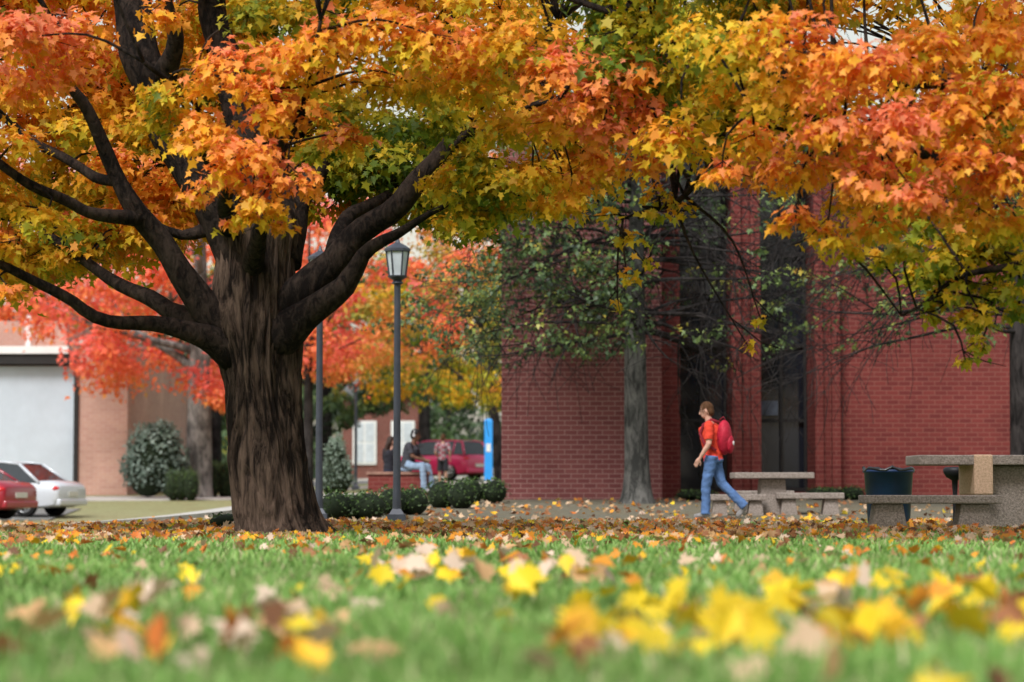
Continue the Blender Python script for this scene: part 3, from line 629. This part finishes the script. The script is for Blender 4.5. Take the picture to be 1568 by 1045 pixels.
# blue information pylon
sg=empty('blue_sign_pylon',(X(748,90),90,Tz(X(748,90),90))); mb=MB(); mb.frus(0,0,-.1,.15,.22,.22,.2,.2); mb.obj('plinth',M_conc,sg)
mb=MB(); mb.frus(0,0,.15,2.35,.15,.15,.15,.15); mb.frus(0,0,2.35,2.43,.15,.15,.1,.1); mb.obj('column',mat('blue_paint',(.04,.33,.85),.4,.1,3),sg,bevel=.01)
mb=MB(); mb.box(-.08,.08,-.17,-.152,1.2,1.5); mb.obj('call_panel',M_white,sg)
# ---------------------------------------------------------------- stone tables
def bench(name,x,y,L_,h,rz=0,dp=.42,th=.1,legw=.3,mt=M_aggr):
    e=empty(name,(x,y,Tz(x,y)),rz); mb=MB(); mb.box(-L_/2,L_/2,-dp/2,dp/2,h-th,h); mb.obj('seat',mt,e,bevel=.015)
    mb=MB()
    for s in (-1,1): mb.frus(s*L_*.31,0,-.08,h-th-.002,legw*.62,dp*.40,legw*.45,dp*.34)
    mb.obj('legs',mt,e,bevel=.015)
def table(name,x,y,L_,h,dp=.9,th=.1,pw=.24,mt=M_aggr,px_=0):
    e=empty(name,(x,y,Tz(x,y))); mb=MB(); mb.box(-L_/2,L_/2,-dp/2,dp/2,h-th,h); mb.obj('top',mt,e,bevel=.015)
    mb=MB(); mb.frus(px_,0,-.08,h-th-.002,pw*1.15,dp*.34,pw*.9,dp*.28); mb.obj('pedestal',mt,e,bevel=.02); return e
table('stone_picnic_table',X(1181,40.5),40.5,1.32,.69,pw=.22)
bench('stone_bench',X(1128,39.9),39.9,.95,.34,.0,legw=.22); bench('stone_bench',X(1238,40.2),40.2,1.12,.36,0,legw=.24)
bench('stone_bench',X(1165,41.8),41.8,1.1,.36,0,legw=.24)
t2=table('stone_picnic_table',X(1400,29.4)+1.15,29.6,2.3,.90,dp=1.0,th=.12,pw=.42,px_=.08)
mb=MB(); mb.box(-.49,-.26,-.515,.515,.42,.905); mb.obj('pedestal_end_block',M_aggl,t2,bevel=.02)
bench('stone_bench',X(1420,28.7),28.6,1.62,.42,0,legw=.36,dp=.5); bench('stone_bench',X(1600,31.5),31.6,1.6,.42)
bn=empty('trash_bin',(X(1367,31),31.4,Tz(5,31))); mb=MB(); mb.lathe(0,0,[(.26,-.02),(.27,.02),(.315,.70),(.335,.705),(.335,.74),(.30,.74),(.29,.70),(.25,.1),(.01,.1)],24); mb.obj('barrel',mat('navy_plastic',(.014,.036,.11),.4,.2,4,spec=.4),bn,True)
mb=MB(); pts=[];
for i in range(25):
    a=2*math.pi*i/24; pts.append((.32*math.cos(a),.32*math.sin(a),.745+.02*math.sin(a*7)+.01*math.sin(a*11)))
mb.tube(pts,[.022]*25,6); mb.obj('bin_liner',mat('black_plastic',(.012,.012,.014),.25,.2,9,.3,30,spec=.6),bn,True)
gr=empty('pedestal_ash_urn',(X(1461,30.5),30.5,Tz(5.6,30.5))); mb=MB(); mb.lathe(0,0,[(.14,-.02),(.14,.03),(.03,.06),(.03,.45),(.04,.60),(.11,.64),(.145,.70),(.15,.74),(.12,.765),(.03,.77)],18); mb.obj('urn',M_black,gr,True)
pl=empty('brick_planter_wall',(X(608,56),56.6,Tz(X(608,56),56))); mb=MB(); mb.box(-.68,.72,-.35,.35,-.2,.46); mb.obj('walls',M_brickA,pl); mb=MB(); mb.box(-.72,.76,-.39,.39,.462,.53); mb.obj('cap',mat('planter_cap',(.3,.17,.13),.8),pl,bevel=.01)
# ---------------------------------------------------------------- cars
M_tyre=mat('tyre_rubber',(.015,.015,.016),.8,.2,10); M_alloy=mat('alloy_wheel',(.45,.46,.48),.3,.1,5,metal=.8,spec=.5)
M_cglass=mat('car_glass',(.03,.035,.04),.05,.2,2,spec=.6); M_tail=mat('tail_lamp',(.55,.015,.02),.2,.15,9,spec=.6); M_head=mat('head_lamp',(.7,.72,.75),.15,.1,9,spec=.6)
M_plate=mat('number_plate',(.7,.7,.66),.5,.1,20)
def car(name,x,y,rz,col,L_=4.6,Wd=1.8,H=1.45,suv=False):
    paint=mat(name+'_paint',col,.28,.04,2,spec=.5,coat=.6); e=empty(name,(x,y,Tz(x,y)+.04),rz); w=Wd/2
    hb=.92 if not suv else 1.05; hood=.90 if not suv else 1.05
    st=[(0,.42,.80,.80),(.06,.32,hb-.06,.90),(.35,.25,hb+.03,.97),(1.0,.22,hb+.03,1),(2.2,.2,hb,1),(3.1,.2,hb,1),(3.7,.22,hood-.03,.98),(4.2,.26,hood-.12,.93),(4.5,.32,.70,.84),(4.6,.42,.6,.74)]
    st=[[a*L_/4.6,b_,c_,d_] for a,b_,c_,d_ in st]; A=catmull(st,.12)
    prof=[(0,0),(.82,0),(.95,.07),(.985,.3),(1.0,.55),(.985,.75),(.93,.92),(.84,1.0),(0,1.03)]
    ring=prof+[(-a,b_) for a,b_ in prof[-2:0:-1]]; n=len(ring); vs=[]
    for a in A:
        for (py,pz) in ring: vs.append((a[0],py*w*a[3],a[1]+(a[2]-a[1])*pz))
    fs=[(j*n+i,(j+1)*n+i,(j+1)*n+(i+1)%n,j*n+(i+1)%n) for j in range(len(A)-1) for i in range(n)]+[tuple(range(n)),tuple((len(A)-1)*n+i for i in range(n-1,-1,-1))]
    mb=MB(); mb.add(vs,fs); body=mb.obj('body',paint,e,True)
    ax=(.95*L_/4.6,3.72*L_/4.6); wr=.33 if not suv else .37
    cut=MB()
    for xx in ax:
        vv=[];k=24
        for yy in (-w*1.2,w*1.2):
            for i in range(k): vv.append((xx+(wr+.06)*math.cos(2*math.pi*i/k),yy,wr+(wr+.06)*math.sin(2*math.pi*i/k)))
        cut.add(vv,[(i,(i+1)%k,k+(i+1)%k,k+i) for i in range(k)]+[tuple(range(k-1,-1,-1)),tuple(range(k,2*k))])
    co=cut.obj('cut',paint,e); bm=body.modifiers.new('b','BOOLEAN'); bm.object=co; bm.operation='DIFFERENCE'; bm.solver='EXACT'
    dg=bpy.context.evaluated_depsgraph_get(); nm=bpy.data.meshes.new_from_object(body.evaluated_get(dg)); body.modifiers.clear(); body.data=nm; bpy.data.objects.remove(co)
    body.data.polygons.foreach_set('use_smooth',[True]*len(body.data.polygons)); es=body.modifiers.new('e','EDGE_SPLIT'); es.split_angle=math.radians(40)
    mb=MB(); mb.box(.3,L_-.35,-w*.72,w*.72,.25,hb-.15); mb.obj('chassis',M_dark,e)
    if suv: g=[(.12,hb),(.42,H-.05),(.9,H),(2.4,H),(2.75,H-.05),(3.45,hb)]
    else: g=[(.55,hb),(1.25,H-.06),(1.7,H),(2.5,H),(2.85,H-.05),(3.65,hb-.02)]
    g=[(a*L_/4.6,b_) for a,b_ in g]; vs=[]
    wb,wt=w*.93,w*.70
    for (a,b_) in g:
        t=(b_-hb)/(H-hb); ww=wb+(wt-wb)*max(0,t); vs+=[(a,-ww,b_),(a,ww,b_)]
    k=len(g); fs=[(2*i,2*i+1,2*i+3,2*i+2) for i in range(k-1)]+[tuple(range(0,2*k,2)),tuple(range(2*k-1,0,-2))]
    mb=MB(); mb.add(vs,fs); mb.obj('windows',M_cglass,e)
    mb=MB(); rt=[g[1],g[2],g[3],g[4]]; vs=[]
    for (a,b_) in rt: vs+=[(a,-wt-.03,b_+.005),(a,0,b_+.035),(a,wt+.03,b_+.005)]
    fs=[]
    for i in range(3): fs+=[(3*i,3*i+1,3*i+4,3*i+3),(3*i+1,3*i+2,3*i+5,3*i+4)]
    mb.add(vs,fs)
    for s in (-1,1):
        for i,r in ((0,.045),(4,.03)):
            a,b_=g[i],g[i+1]; mb.tube([(a[0],s*wb,a[1]-.02),(b_[0],s*wt,b_[1])],[r,r],6)
        for fx in (.48,)+((.16,) if suv else ()):
            xx=g[1][0]+(g[4][0]-g[1][0])*fx; mb.tube([(xx,s*wb,hb-.02),(xx,s*wt,H-.01)],[.035,.03],6)
        mb.tube([(g[1][0],s*(wt+.01),g[1][1]),(g[2][0],s*(wt+.01),H),(g[3][0],s*(wt+.01),H),(g[4][0],s*(wt+.01),g[4][1])],[.03]*4,6)
        mb.ell((g[5][0]-.35,s*(w+.08),hb+.06),(.07,.1,.07))
    mb.obj('roof_and_pillars',paint,e,True)
    mt=MB();ma=MB()
    for xx in ax:
        for s in (-1,1):
            y0=s*(w-.2);y1=s*(w-.005); k=28
            vv=[]
            for rr,yy in ((wr*.6,y0),(wr,y0+s*.02),(wr,y1-s*.03),(wr*.9,y1),(wr*.66,y1-s*.01)):
                for i in range(k): vv.append((xx+rr*math.cos(2*math.pi*i/k),yy,wr+rr*math.sin(2*math.pi*i/k)))
            mt.add(vv,[(j*k+i,j*k+(i+1)%k,(j+1)*k+(i+1)%k,(j+1)*k+i) for j in range(4) for i in range(k)]+[tuple(range(k)),tuple(range(4*k,5*k))])
            for i in range(7):
                a=2*math.pi*i/7; ma.tube([(xx,y1+s*.012,wr),(xx+wr*.6*math.cos(a),y1+s*.004,wr+wr*.6*math.sin(a))],[.04,.03],6)
            pts=[(xx+wr*.63*math.cos(2*math.pi*i/k),y1,wr+wr*.63*math.sin(2*math.pi*i/k)) for i in range(k+1)]; ma.tube(pts,[.022]*(k+1),6)
    mt.obj('tyres',M_tyre,e,True); ma.obj('wheels',M_alloy,e,True)
    mb=MB()
    for s in (-1,1): mb.ell((.13,s*w*.72,hb-.17),(.13,w*.22,.10)); 
    mb.obj('tail_lamps',M_tail,e,True); mb=MB()
    for s in (-1,1): mb.ell((L_-.22,s*w*.62,.66),(.2,w*.2,.08))
    mb.obj('head_lamps',M_head,e,True)
    mb=MB(); mb.box(-.03,.02,-.26,.26,.55,.68); mb.obj('number_plate',M_plate,e,bevel=.005)
    mb=MB(); mb.box(-.05,.25,-w*.86,w*.86,.30,.48); mb.obj('bumper',paint,e,bevel=.05)
    return e
car('white_parked_car',X(118,66),65.5,math.radians(180-18),(.60,.63,.68),4.7,1.82,1.47)
car('red_parked_car',X(40,61),60.5,math.radians(180-20),(.32,.012,.03),4.6,1.8,1.42)
car('red_suv',X(735,100),98.5,math.radians(180-38),(.62,.02,.12),4.3,1.8,1.62,True)
# ---------------------------------------------------------------- people
M_skin=mat('skin',(.58,.33,.25),.55,.06,10); M_skind=mat('dark_skin',(.17,.085,.055),.5,.06,10)
def hand(mb,w_,dirn,side,m,curl=.5,s=1):
    d=Vector(dirn).normalized(); sd=Vector(side); sd=(sd-d*sd.dot(d)).normalized(); nn=d.cross(sd); w_=Vector(w_)
    mb.tube([w_-d*.02,w_+d*.03,w_+d*.085*s],[(.024,.02),(.034,.018),(.038,.016)],10,m)
    for i,(o,l) in enumerate(((-.028,.068),(-.0095,.078),(.0095,.073),(.028,.058))):
        b_=w_+d*.075*s+sd*o; k1=b_+d*l*.45+nn*curl*.012; k2=k1+(d*(1-curl*.4)+nn*curl*.8).normalized()*l*.35; k3=k2+(d*(.7-curl*.6)+nn*curl).normalized()*l*.3
        mb.tube([b_-d*.02,k1,k2,k3],[.0095,.009,.0085,.0075],8,m)
    b_=w_+d*.03+sd*(-.03); mb.tube([b_,b_+(d*.5-sd*.6+nn*.3).normalized()*.035,b_+(d*.9-sd*.45+nn*.45).normalized()*.075],[.014,.012,.009],8,m)
def person(name,loc,rz,J,mats,kit,scale=1,vox=.009):
    """local frame: +x facing, +y left. mats: skin,shirt,trousers,shoe,hair"""
    e=empty(name,loc,rz); e.scale=(scale,)*3; mb=MB(); mb.dense=True; V_=lambda k:Vector(J[k])
    pel,che,nk,hd=V_('pelvis'),V_('chest'),V_('neck'),V_('head'); up=(che-pel).normalized()
    mb.tube([pel-up*.08,pel,pel+up*.10,pel+(che-pel)*.6,che,che+(nk-che)*.45,nk-(nk-che)*.25],[(.150,.128),(.155,.128),(.145,.118),(.158,.122),(.178,.126),(.178,.108),(.09,.075)],20,1)
    mb.tube([pel-up*.13,pel-up*.09,pel-up*.06],[(.14,.115),(.155,.13),(.150,.125)],18,2)
    mb.tube([nk-(hd-nk)*.3,nk,nk+(hd-nk)*.6],[.062,.056,.056],12,0)
    f=Vector(J.get('look',(1,0,0))).normalized(); u=(hd-nk).normalized(); f=(f-u*f.dot(u)*.6).normalized(); l=u.cross(f).normalized(); u=f.cross(l)
    R=Matrix((f,l,u)).transposed()
    mb.ell(hd,(.098,.076,.118),0,18,12,R); mb.ell(hd+f*.035-u*.06,(.062,.055,.058),0,14,8,R)
    mb.tube([hd+f*.088+u*.025,hd+f*.108-u*.01,hd+f*.117-u*.024,hd+f*.095-u*.034],[.010,.013,.016,.010],8,0)
    for s in (-1,1): mb.ell(hd+l*s*.078-f*.005-u*.01,(.018,.012,.032),0,8,6,R)
    mb.ell(hd-f*.016+u*.034,(.106,.086,.108),4,24,16,R)
    if kit.get('long'): mb.tube([hd-f*.05,hd-f*.09-u*.12,hd-f*.10-u*.28,hd-f*.08-u*.40],[(.085,.06),(.09,.05),(.085,.04),(.05,.025)],12,4)
    mb.ell(hd-f*.050-u*.02,(.070,.082,.088),4,16,10,R)
    for s,S_ in ((1,'L'),(-1,'R')):
        sh,el,wr_=V_('sh'+S_),V_('el'+S_),V_('wr'+S_)
        mb.tube([che+(sh-che)*.55+up*.04,sh,sh+(el-sh)*.35,sh+(el-sh)*.80],[.075,.072,.067,.068],14,1)
        if kit.get('sleeve')=='long': mb.tube([sh+(el-sh)*.5,el,el+(wr_-el)*.92],[.058,.05,.038],12,1)
        mb.tube([sh+(el-sh)*.7,el,el+(wr_-el)*.3,wr_],[.045,.040,.040,.026],12,0)
        hd_=(wr_-el).normalized(); hand(mb,wr_,hd_,J.get('hs'+S_,(1,0,0)),0,.7)
        hp,kn,an,to=V_('hip'+S_),V_('kn'+S_),V_('an'+S_),V_('to'+S_)
        if kit.get('shorts'):
            mb.tube([hp+up*.03,hp+(kn-hp)*.5,hp+(kn-hp)*.92],[.098,.095,.098],14,2); mb.tube([hp+(kn-hp)*.8,kn,kn+(an-kn)*.3,an],[.062,.052,.056,.034],12,0)
        else:
            mb.tube([hp+up*.03,hp+(kn-hp)*.3,hp+(kn-hp)*.7,kn,kn+(an-kn)*.35,kn+(an-kn)*.75,an+(an-kn).normalized()*.02],[.098,.096,.082,.075,.072,.070,.076],14,2)
        fd=(to-an); fd2=fd.normalized()
        mb.tube([an-fd2*.06+Vector((0,0,-.03)),an+Vector((0,0,-.035)),an+fd*.55+Vector((0,0,-.01)),to,to+fd2*.02],[(.038,.036),(.042,.045),(.045,.034),(.044,.026),(.025,.018)],12,3)
    src=mb.obj(name+'_src',mats[:5]); kd=KDTree(len(src.data.polygons))
    cen=[(p.center.copy(),p.material_index) for p in src.data.polygons]
    for i,(c,_) in enumerate(cen): kd.insert(c,i)
    kd.balance()
    rm=src.modifiers.new('r','REMESH'); rm.mode='VOXEL'; rm.voxel_size=vox; rm.use_smooth_shade=True
    sm_=src.modifiers.new('s','SMOOTH'); sm_.factor=.5; sm_.iterations=2
    dg=bpy.context.evaluated_depsgraph_get(); nm=bpy.data.meshes.new_from_object(src.evaluated_get(dg)); nm.name='body'
    nm.materials.clear()
    for q in mats[:5]: nm.materials.append(q)
    mi=[cen[kd.find(p.center)[1]][1] for p in nm.polygons]; nm.polygons.foreach_set('material_index',mi); nm.polygons.foreach_set('use_smooth',[True]*len(mi))
    # cloth folds
    nv=len(nm.vertices); co_=np.empty(nv*3,np.float32); nm.vertices.foreach_get('co',co_); no_=np.empty(nv*3,np.float32); nm.vertex_normals.foreach_get('vector',no_)
    co_=co_.reshape(-1,3); no_=no_.reshape(-1,3); am=np.array([.010*noise.noise(Vector((q[0]*9,q[1]*9,q[2]*16))) if q[2]<J['neck'][2]-.08 else 0 for q in co_.tolist()],np.float32)
    co_+=no_*am[:,None]; nm.vertices.foreach_set('co',co_.ravel()); nm.update()
    bpy.data.objects.remove(src); link(bpy.data.objects.new('body',nm),e)
    fb=MB()
    for s in (-1,1): fb.ell(hd+f*.088+l*s*.031+u*.005,(.012,.013,.009),0,8,6,R)
    fb.obj('eyes',mat('eye_dark',(.03,.02,.015),.3),e,True)
    fb=MB(); fb.ell(hd+f*.093-u*.058,(.008,.024,.007),0,8,6,R); fb.obj('mouth',mat('lips',(.42,.16,.13),.5),e,True)
    return e,R
M_jean=mat('blue_denim',(.085,.16,.34),.85,.35,7,.4,40); M_jeanl=mat('light_denim',(.24,.33,.46),.85,.25,9)
M_redsh=mat('red_tshirt',(.66,.055,.028),.85,.08,4,.4,14); M_hairb=mat('brown_hair',(.085,.040,.020),.75,.3,40,stretch=(1,1,.2),spec=.1); M_hairk=mat('black_hair',(.012,.010,.010),.6,.3,40)
M_shoe=mat('grey_sneaker',(.25,.24,.24),.6,.3,12)
J=dict(pelvis=(0,0,.97),chest=(.035,0,1.31),neck=(.055,0,1.50),head=(.095,0,1.655),look=(1,0,-.25),
 shL=(.03,.175,1.43),elL=(.02,.235,1.14),wrL=(.17,.225,.91),shR=(.03,-.175,1.43),elR=(-.10,-.24,1.16),wrR=(.0,-.25,.92),
 hipL=(0,.09,.93),knL=(.09,.09,.50),anL=(.10,.09,.085),toL=(.26,.09,.03),
 hipR=(0,-.09,.93),knR=(-.13,-.09,.53),anR=(-.47,-.10,.19),toR=(-.37,-.10,.04),hsL=(1,0,0),hsR=(1,0,0))
wx,wy=X(1091,38),38.0
pw,R=person('walking_man',(wx,wy,Tz(wx,wy)+.01),math.radians(180-14),J,[M_skin,M_redsh,M_jean,M_shoe,M_hairb],{},1.02,.008)
bpk=MB(); bpk.ell((-.18,0,1.24),(.12,.165,.27),0,20,14); bpk.ell((-.27,0,1.14),(.06,.13,.15),0,16,10)
bo=bpk.obj('backpack',mat('crimson_nylon',(.40,.012,.035),.6,.25,8,.6,16),pw,True)
st=MB()
for s in (-1,1): st.tube([(-.10,s*.09,1.47),(.0,s*.105,1.515),(.12,s*.115,1.44),(.175,s*.12,1.30),(.10,s*.15,1.14),(-.08,s*.15,1.04)],[(.022,.008)]*6,8)
st.tube([(-.10,0,1.50),(-.17,0,1.56),(-.2,0,1.50)],[.01]*3,6)
st.obj('backpack_straps',mat('crimson_webbing',(.22,.012,.025),.7),pw,True)
lg=MB(); lg.ell((-.327,.02,1.15),(.012,.05,.035),0,12,8); lg.obj('backpack_patch',M_white,pw,True)
zs=.53; gx,gy=X(622,56),56.35; J=dict(pelvis=(0,0,zs+.10),chest=(.10,0,zs+.44),neck=(.16,0,zs+.61),head=(.21,0,zs+.77),look=(1,.1,-.1),
 shL=(.11,.185,zs+.55),elL=(.20,.25,zs+.30),wrL=(.40,.16,zs+.22),shR=(.11,-.185,zs+.55),elR=(.22,-.24,zs+.30),wrR=(.42,-.12,zs+.22),
 hipL=(.02,.09,zs+.09),knL=(.44,.13,zs+.10),anL=(.56,.13,.13),toL=(.71,.14,.06),hipR=(.02,-.09,zs+.09),knR=(.42,-.13,zs+.08),anR=(.46,-.13,.12),toR=(.62,-.15,.06))
cp_,_=person('seated_man',(gx,gy,Tz(gx,gy)),math.radians(-18),J,[M_skind,mat('charcoal_tshirt',(.045,.045,.055),.85,.2,6),M_jeanl,M_shoe,M_hairk],{},1.06,.012)
hb_=MB(); 
hb_.tube([(.20,.10*math.cos(t),zs+.77+.13*math.sin(t)) for t in np.linspace(0,math.pi,12)],[.012]*12,6); hb_.ell((.2,.09,zs+.76),(.035,.02,.04)); hb_.ell((.2,-.09,zs+.76),(.035,.02,.04)); hb_.obj('headphones',mat('pale_plastic',(.5,.5,.52),.4),cp_,True)
gx,gy=X(596,56.3),56.45; J=dict(pelvis=(0,0,zs+.10),chest=(.03,0,zs+.38),neck=(.05,0,zs+.54),head=(.07,0,zs+.69),look=(1,-.3,0),
 shL=(.04,.165,zs+.49),elL=(.08,.22,zs+.24),wrL=(.27,.15,zs+.17),shR=(.04,-.165,zs+.49),elR=(.08,-.22,zs+.24),wrR=(.27,-.12,zs+.17),
 hipL=(.02,.09,zs+.09),knL=(.43,.10,zs+.08),anL=(.46,.10,.11),toL=(.6,.10,.05),hipR=(.02,-.09,zs+.09),knR=(.43,-.10,zs+.08),anR=(.45,-.10,.11),toR=(.6,-.10,.05))
person('seated_woman',(gx,gy,Tz(gx,gy)),math.radians(50),J,[M_skin,mat('black_top',(.02,.02,.028),.85,.2,6),mat('dark_leggings',(.02,.025,.05),.8),M_shoe,mat('dark_brown_hair',(.035,.018,.012),.6,.3,40)],{'long':1,'sleeve':'long'},1.0,.012)
m,nt,b,o=nodes('plaid_shirt'); L=nt.links.new; tc=N(nt,'ShaderNodeTexCoord'); ck=N(nt,'ShaderNodeTexChecker'); ck.inputs['Scale'].default_value=11; L(tc.outputs['Object'],ck.inputs[0])
ck.inputs['Color1'].default_value=(.34,.05,.08,1); ck.inputs['Color2'].default_value=(.42,.36,.40,1); L(ck.outputs[0],b.inputs['Base Color']); b.inputs['Roughness'].default_value=.9; M_plaid=m
gx,gy=X(678,84),84; J=dict(pelvis=(0,0,.96),chest=(.01,0,1.30),neck=(.02,0,1.48),head=(.05,0,1.635),look=(1,.2,-.1),
 shL=(.01,.185,1.42),elL=(.0,.26,1.14),wrL=(.14,.20,.98),shR=(.01,-.185,1.42),elR=(-.02,-.26,1.14),wrR=(.10,-.22,.95),
 hipL=(0,.09,.92),knL=(.03,.11,.49),anL=(.0,.11,.08),toL=(.16,.13,.03),hipR=(0,-.09,.92),knR=(.02,-.11,.49),anR=(-.02,-.11,.08),toR=(.14,-.13,.03))
person('standing_man',(gx,gy,Tz(gx,gy)),math.radians(75),J,[M_skin,M_plaid,mat('dark_shorts',(.035,.035,.045),.85),M_shoe,M_hairb],{'shorts':1},1.02,.012)
# ---------------------------------------------------------------- light, sky, camera
SUN_EL,SUN_AZ=math.radians(50),math.radians(205)
w=bpy.data.worlds.new('World'); S.world=w; w.use_nodes=True; nt=w.node_tree; bg=nt.nodes['Background']
sk=nt.nodes.new('ShaderNodeTexSky'); sk.sky_type='NISHITA'; sk.sun_disc=False; sk.sun_elevation=SUN_EL; sk.sun_rotation=SUN_AZ; sk.dust_density=2; sk.air_density=2.2
hs_=nt.nodes.new('ShaderNodeHueSaturation'); hs_.inputs['Saturation'].default_value=.35
nt.links.new(sk.outputs[0],hs_.inputs['Color']); nt.links.new(hs_.outputs[0],bg.inputs['Color']); bg.inputs['Strength'].default_value=.15
sl=bpy.data.lights.new('sun','SUN'); sl.energy=3.3; sl.angle=math.radians(22); sl.color=(1,.98,.955); so=bpy.data.objects.new('sun',sl); link(so)
dv=Vector((math.sin(SUN_AZ)*math.cos(SUN_EL),math.cos(SUN_AZ)*math.cos(SUN_EL),math.sin(SUN_EL))); so.rotation_euler=dv.to_track_quat('Z','Y').to_euler()
cam=bpy.data.cameras.new('camera'); cam.lens=85; cam.sensor_width=36; cam.clip_end=6000; cam.clip_start=.05
cam.dof.use_dof=True; cam.dof.focus_distance=27; cam.dof.aperture_fstop=1.6
co=bpy.data.objects.new('camera',cam); co.location=(0,0,CAMZ); co.rotation_euler=(math.pi/2+PITCH,0,0); link(co); S.camera=co
S.view_settings.view_transform='Standard'; S.view_settings.look='None'; S.view_settings.exposure=0
print('objs',len(S.objects),'leaves',TOT[0])
